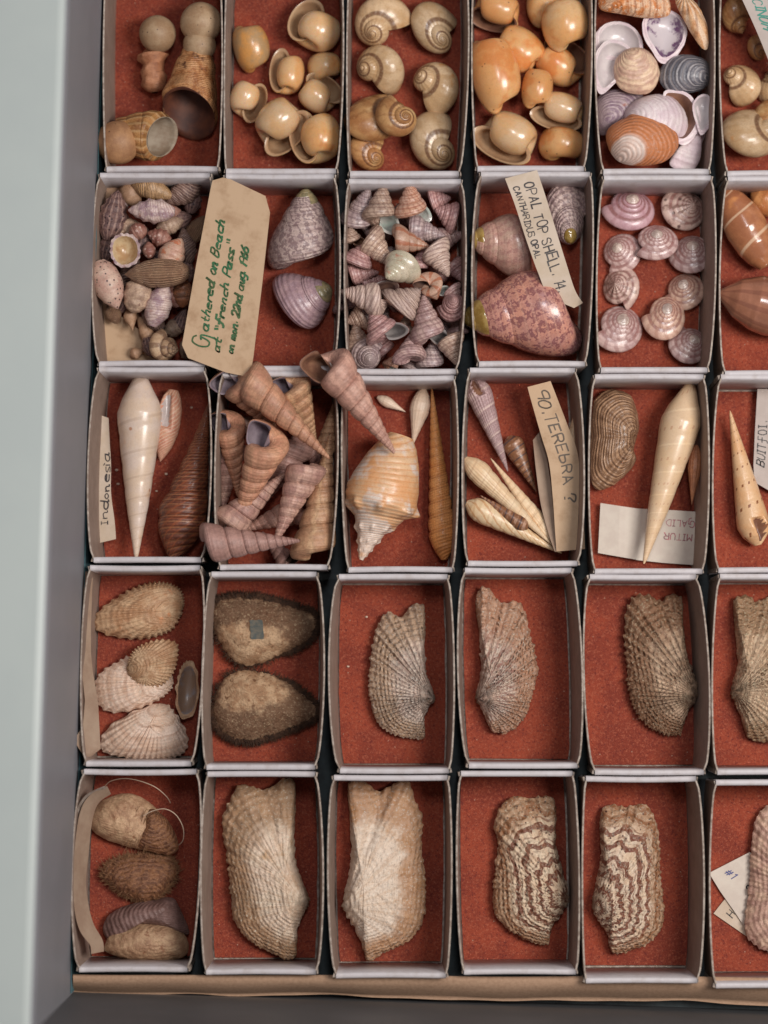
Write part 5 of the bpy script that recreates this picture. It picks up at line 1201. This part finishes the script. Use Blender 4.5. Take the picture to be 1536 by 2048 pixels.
# ============================================================ papers and labels
I = MATS
paper('tag', [(452,745,488,752,H+14),(376,716,503,738,H+14),(364,690,507,712,H+14),(393,526,525,562,H+16),(421,378,540,425,H+14),(425,361,531,392,H+13),(446,355,462,359,H+12)], 'old_paper',
 'buff card tag with green handwriting across two trays', 'tag',
 [('G', 66, 50, 30, 3.4, .25, .95), ('athered on Beach', 98, 46, 17, 3.8, .45, 1.13, .03), ('at "French Pass"', 60, 76, 15.5, 3.8, .45, 1.30, .03), ('on mon. 22nd aug. 1966', 62, 104, 14, 3.6, .4, 1.08, .02)], I['ink_green'], interp='lin', thick=2)
paper('label', [(1074,340,1010,357,H+8,H+8),(1092,395,1030,410,H-4),(1112,460,1052,478,H+4),(1132,525,1076,545,H+2),(1150,580,1098,590,H-20),(1166,606,1148,616,H-40)], 'cream_paper',
 'narrow cream strip lettered in dark ink over the opal top shells', 'label',
 [('OPAL TOP SHELL. 14.', 20, 34, 20, 2.6, .05, .98), ('CANTHARIDUS OPAL', 22, 56, 12, 2.1, .05, 1.12)], I['ink_black'])
paper('label', [(190,1088,232,1078,30,26),(188,1050,229,1040,34),(190,990,222,985,36),(192,930,222,930,36),(186,870,219,878,34),(184,824,217,836,40)], 'cream_paper',
 'cream paper slip with one handwritten word leaning on the left wall', 'label', [('Indonesia', 34, 28, 15, 2.2, .1, 1.65)], I['ink_black'], ripple=2)
paper('label', [(1101,762,1055,774,96),(1112,790,1062,800,98),(1135,850,1082,870,98),(1155,905,1098,925,96),(1163,980,1106,1000,90),(1168,1050,1110,1060,84),(1170,1098,1113,1103,80)], 'old_paper',
 'buff folded strip lettered with a question mark at its end', 'label', [('90.TEREbRA ?', 12, 38, 22, 3.0, .1, 1.28)], I['ink_brown'], thick=2)
paper('paper_strip', [(1090,850,1066,880,70),(1096,930,1072,940,66),(1108,1000,1082,1010,66),(1116,1060,1098,1070,70),(1122,1098,1110,1104,76)], 'tan_paper', 'second fold of buff paper under the question mark strip', 'paper strip')
paper('note', [(1388,1130,1402,1024,14),(1330,1126,1340,1020,16),(1272,1120,1276,1017,20)], 'white_paper',
 'folded white typed note lying upside down under the cream auger', 'note',
 [('MITUR', 12, 62, 13, 1.9, .0, 1.3, 0, 1), ('GALID', 10, 90, 13, 1.9, .0, 1.3, 0, 1)], I['ink_red'], interp='lin')
paper('note', [(1277,1120,1282,1018,20),(1236,1113,1240,1012,24),(1196,1106,1201,1006,20)][::1], 'white_paper', 'blank white folded slip left of the cream auger', 'note', interp='lin')
paper('card_label', [(1512,966,1545,985,26),(1508,950,1560,985,26),(1507,930,1600,985,26),(1510,860,1605,860,26),(1515,778,1610,778,26)], 'grey_card',
 'grey card with typed capitals cut off by the right edge', 'label', [('BUITFOI.', 42, 24, 17, 2.2, .0, 1.25, 0, 1)], I['ink_black'], interp='lin', thick=2.5)
paper('label', [(1560,-60,1465,-40,H-6),(1575,-10,1480,-10,H-8),(1600,90,1513,62,H-16),(1625,170,1544,138,H-28)], 'grey_card',
 'pale label lettered in teal in the top right corner', 'label', [('BUCCINUM', 6, 74, 20, 2.6, .0, 1.05)], I['ink_teal'])
paper('note', [(1427,1827,1620,1960,5),(1445,1804,1620,1930,5),(1480,1765,1640,1900,7)], 'cream_paper', 'lower cream slip with writing, mostly hidden at the right edge', 'note', [('HO', 14, 36, 16, 2.0, .1, 1.0)], I['ink_black'], interp='lin')
paper('note', [(1500,1704,1418,1746,9,9),(1540,1740,1440,1782,10),(1580,1790,1475,1832,10),(1600,1830,1500,1872,9)], 'white_paper', 'upper cream slip marked with a hash and numbers under the pinkish shell', 'note',
 [('#1', 14, 72, 15, 2.0, .0, 1.2), ('69', 60, 62, 15, 2.2, .1, 1.0)], I['ink_blue'], interp='lin')
paper('buff_card', [(186,600,200,600,44,44),(184,650,252,640,26),(188,690,300,680,16),(194,728,312,728,10)], 'old_paper', 'plain buff card under the beach shells at the lower left', 'card')
paper('buff_card', [(204,360,250,366,60,60),(200,400,240,410,44),(200,440,225,445,30)], 'kraft', 'curled orange brown paper in the top left corner of the beach heap', 'paper')
# paper strips along the left wall of the two lower left trays
paper('paper_strip', [(163,1143,186,1143,H-20,H-50),(160,1250,182,1250,H-22,H-52),(158,1300,182,1305,H-20,H-50),(163,1340,186,1345,H-10,H-40),(170,1400,196,1402,H-12,H-40),(166,1450,199,1460,H-10,H-40),(148,1482,201,1498,H-6,H-40),(170,1515,182,1513,H-10,H-40)], 'tan_paper', 'long folded tan paper strip along the left wall beside the cockles', 'paper strip', interp='lin', ripple=3)
paper('paper_strip', [(214,1572,222,1588,H-30,H-62),(180,1590,196,1608,H-18,H-60),(160,1625,184,1645,H-12,H-60),(150,1690,178,1700,H-10,H-60),(147,1760,172,1765,H-10,H-60),(149,1820,178,1815,H-10,H-60),(160,1862,188,1850,H-14,H-60),(180,1890,205,1880,H-20,H-64),(182,1908,208,1903,H-24,H-70)], 'tan_paper', 'broad curved paper band against the left wall beside the hairy shells', 'paper strip')
paper('paper_strip', [(208,1572,214,1576,H-20,H-34),(172,1590,180,1594,H-8,H-30),(152,1625,158,1629,H-3,H-26),(145,1690,151,1692,H-1,H-24),(142,1760,148,1761,H-1,H-24),(144,1820,150,1820,H-2,H-24)], 'tray_edge', 'narrow edge of a second paper band against the lower left wall', 'paper strip')
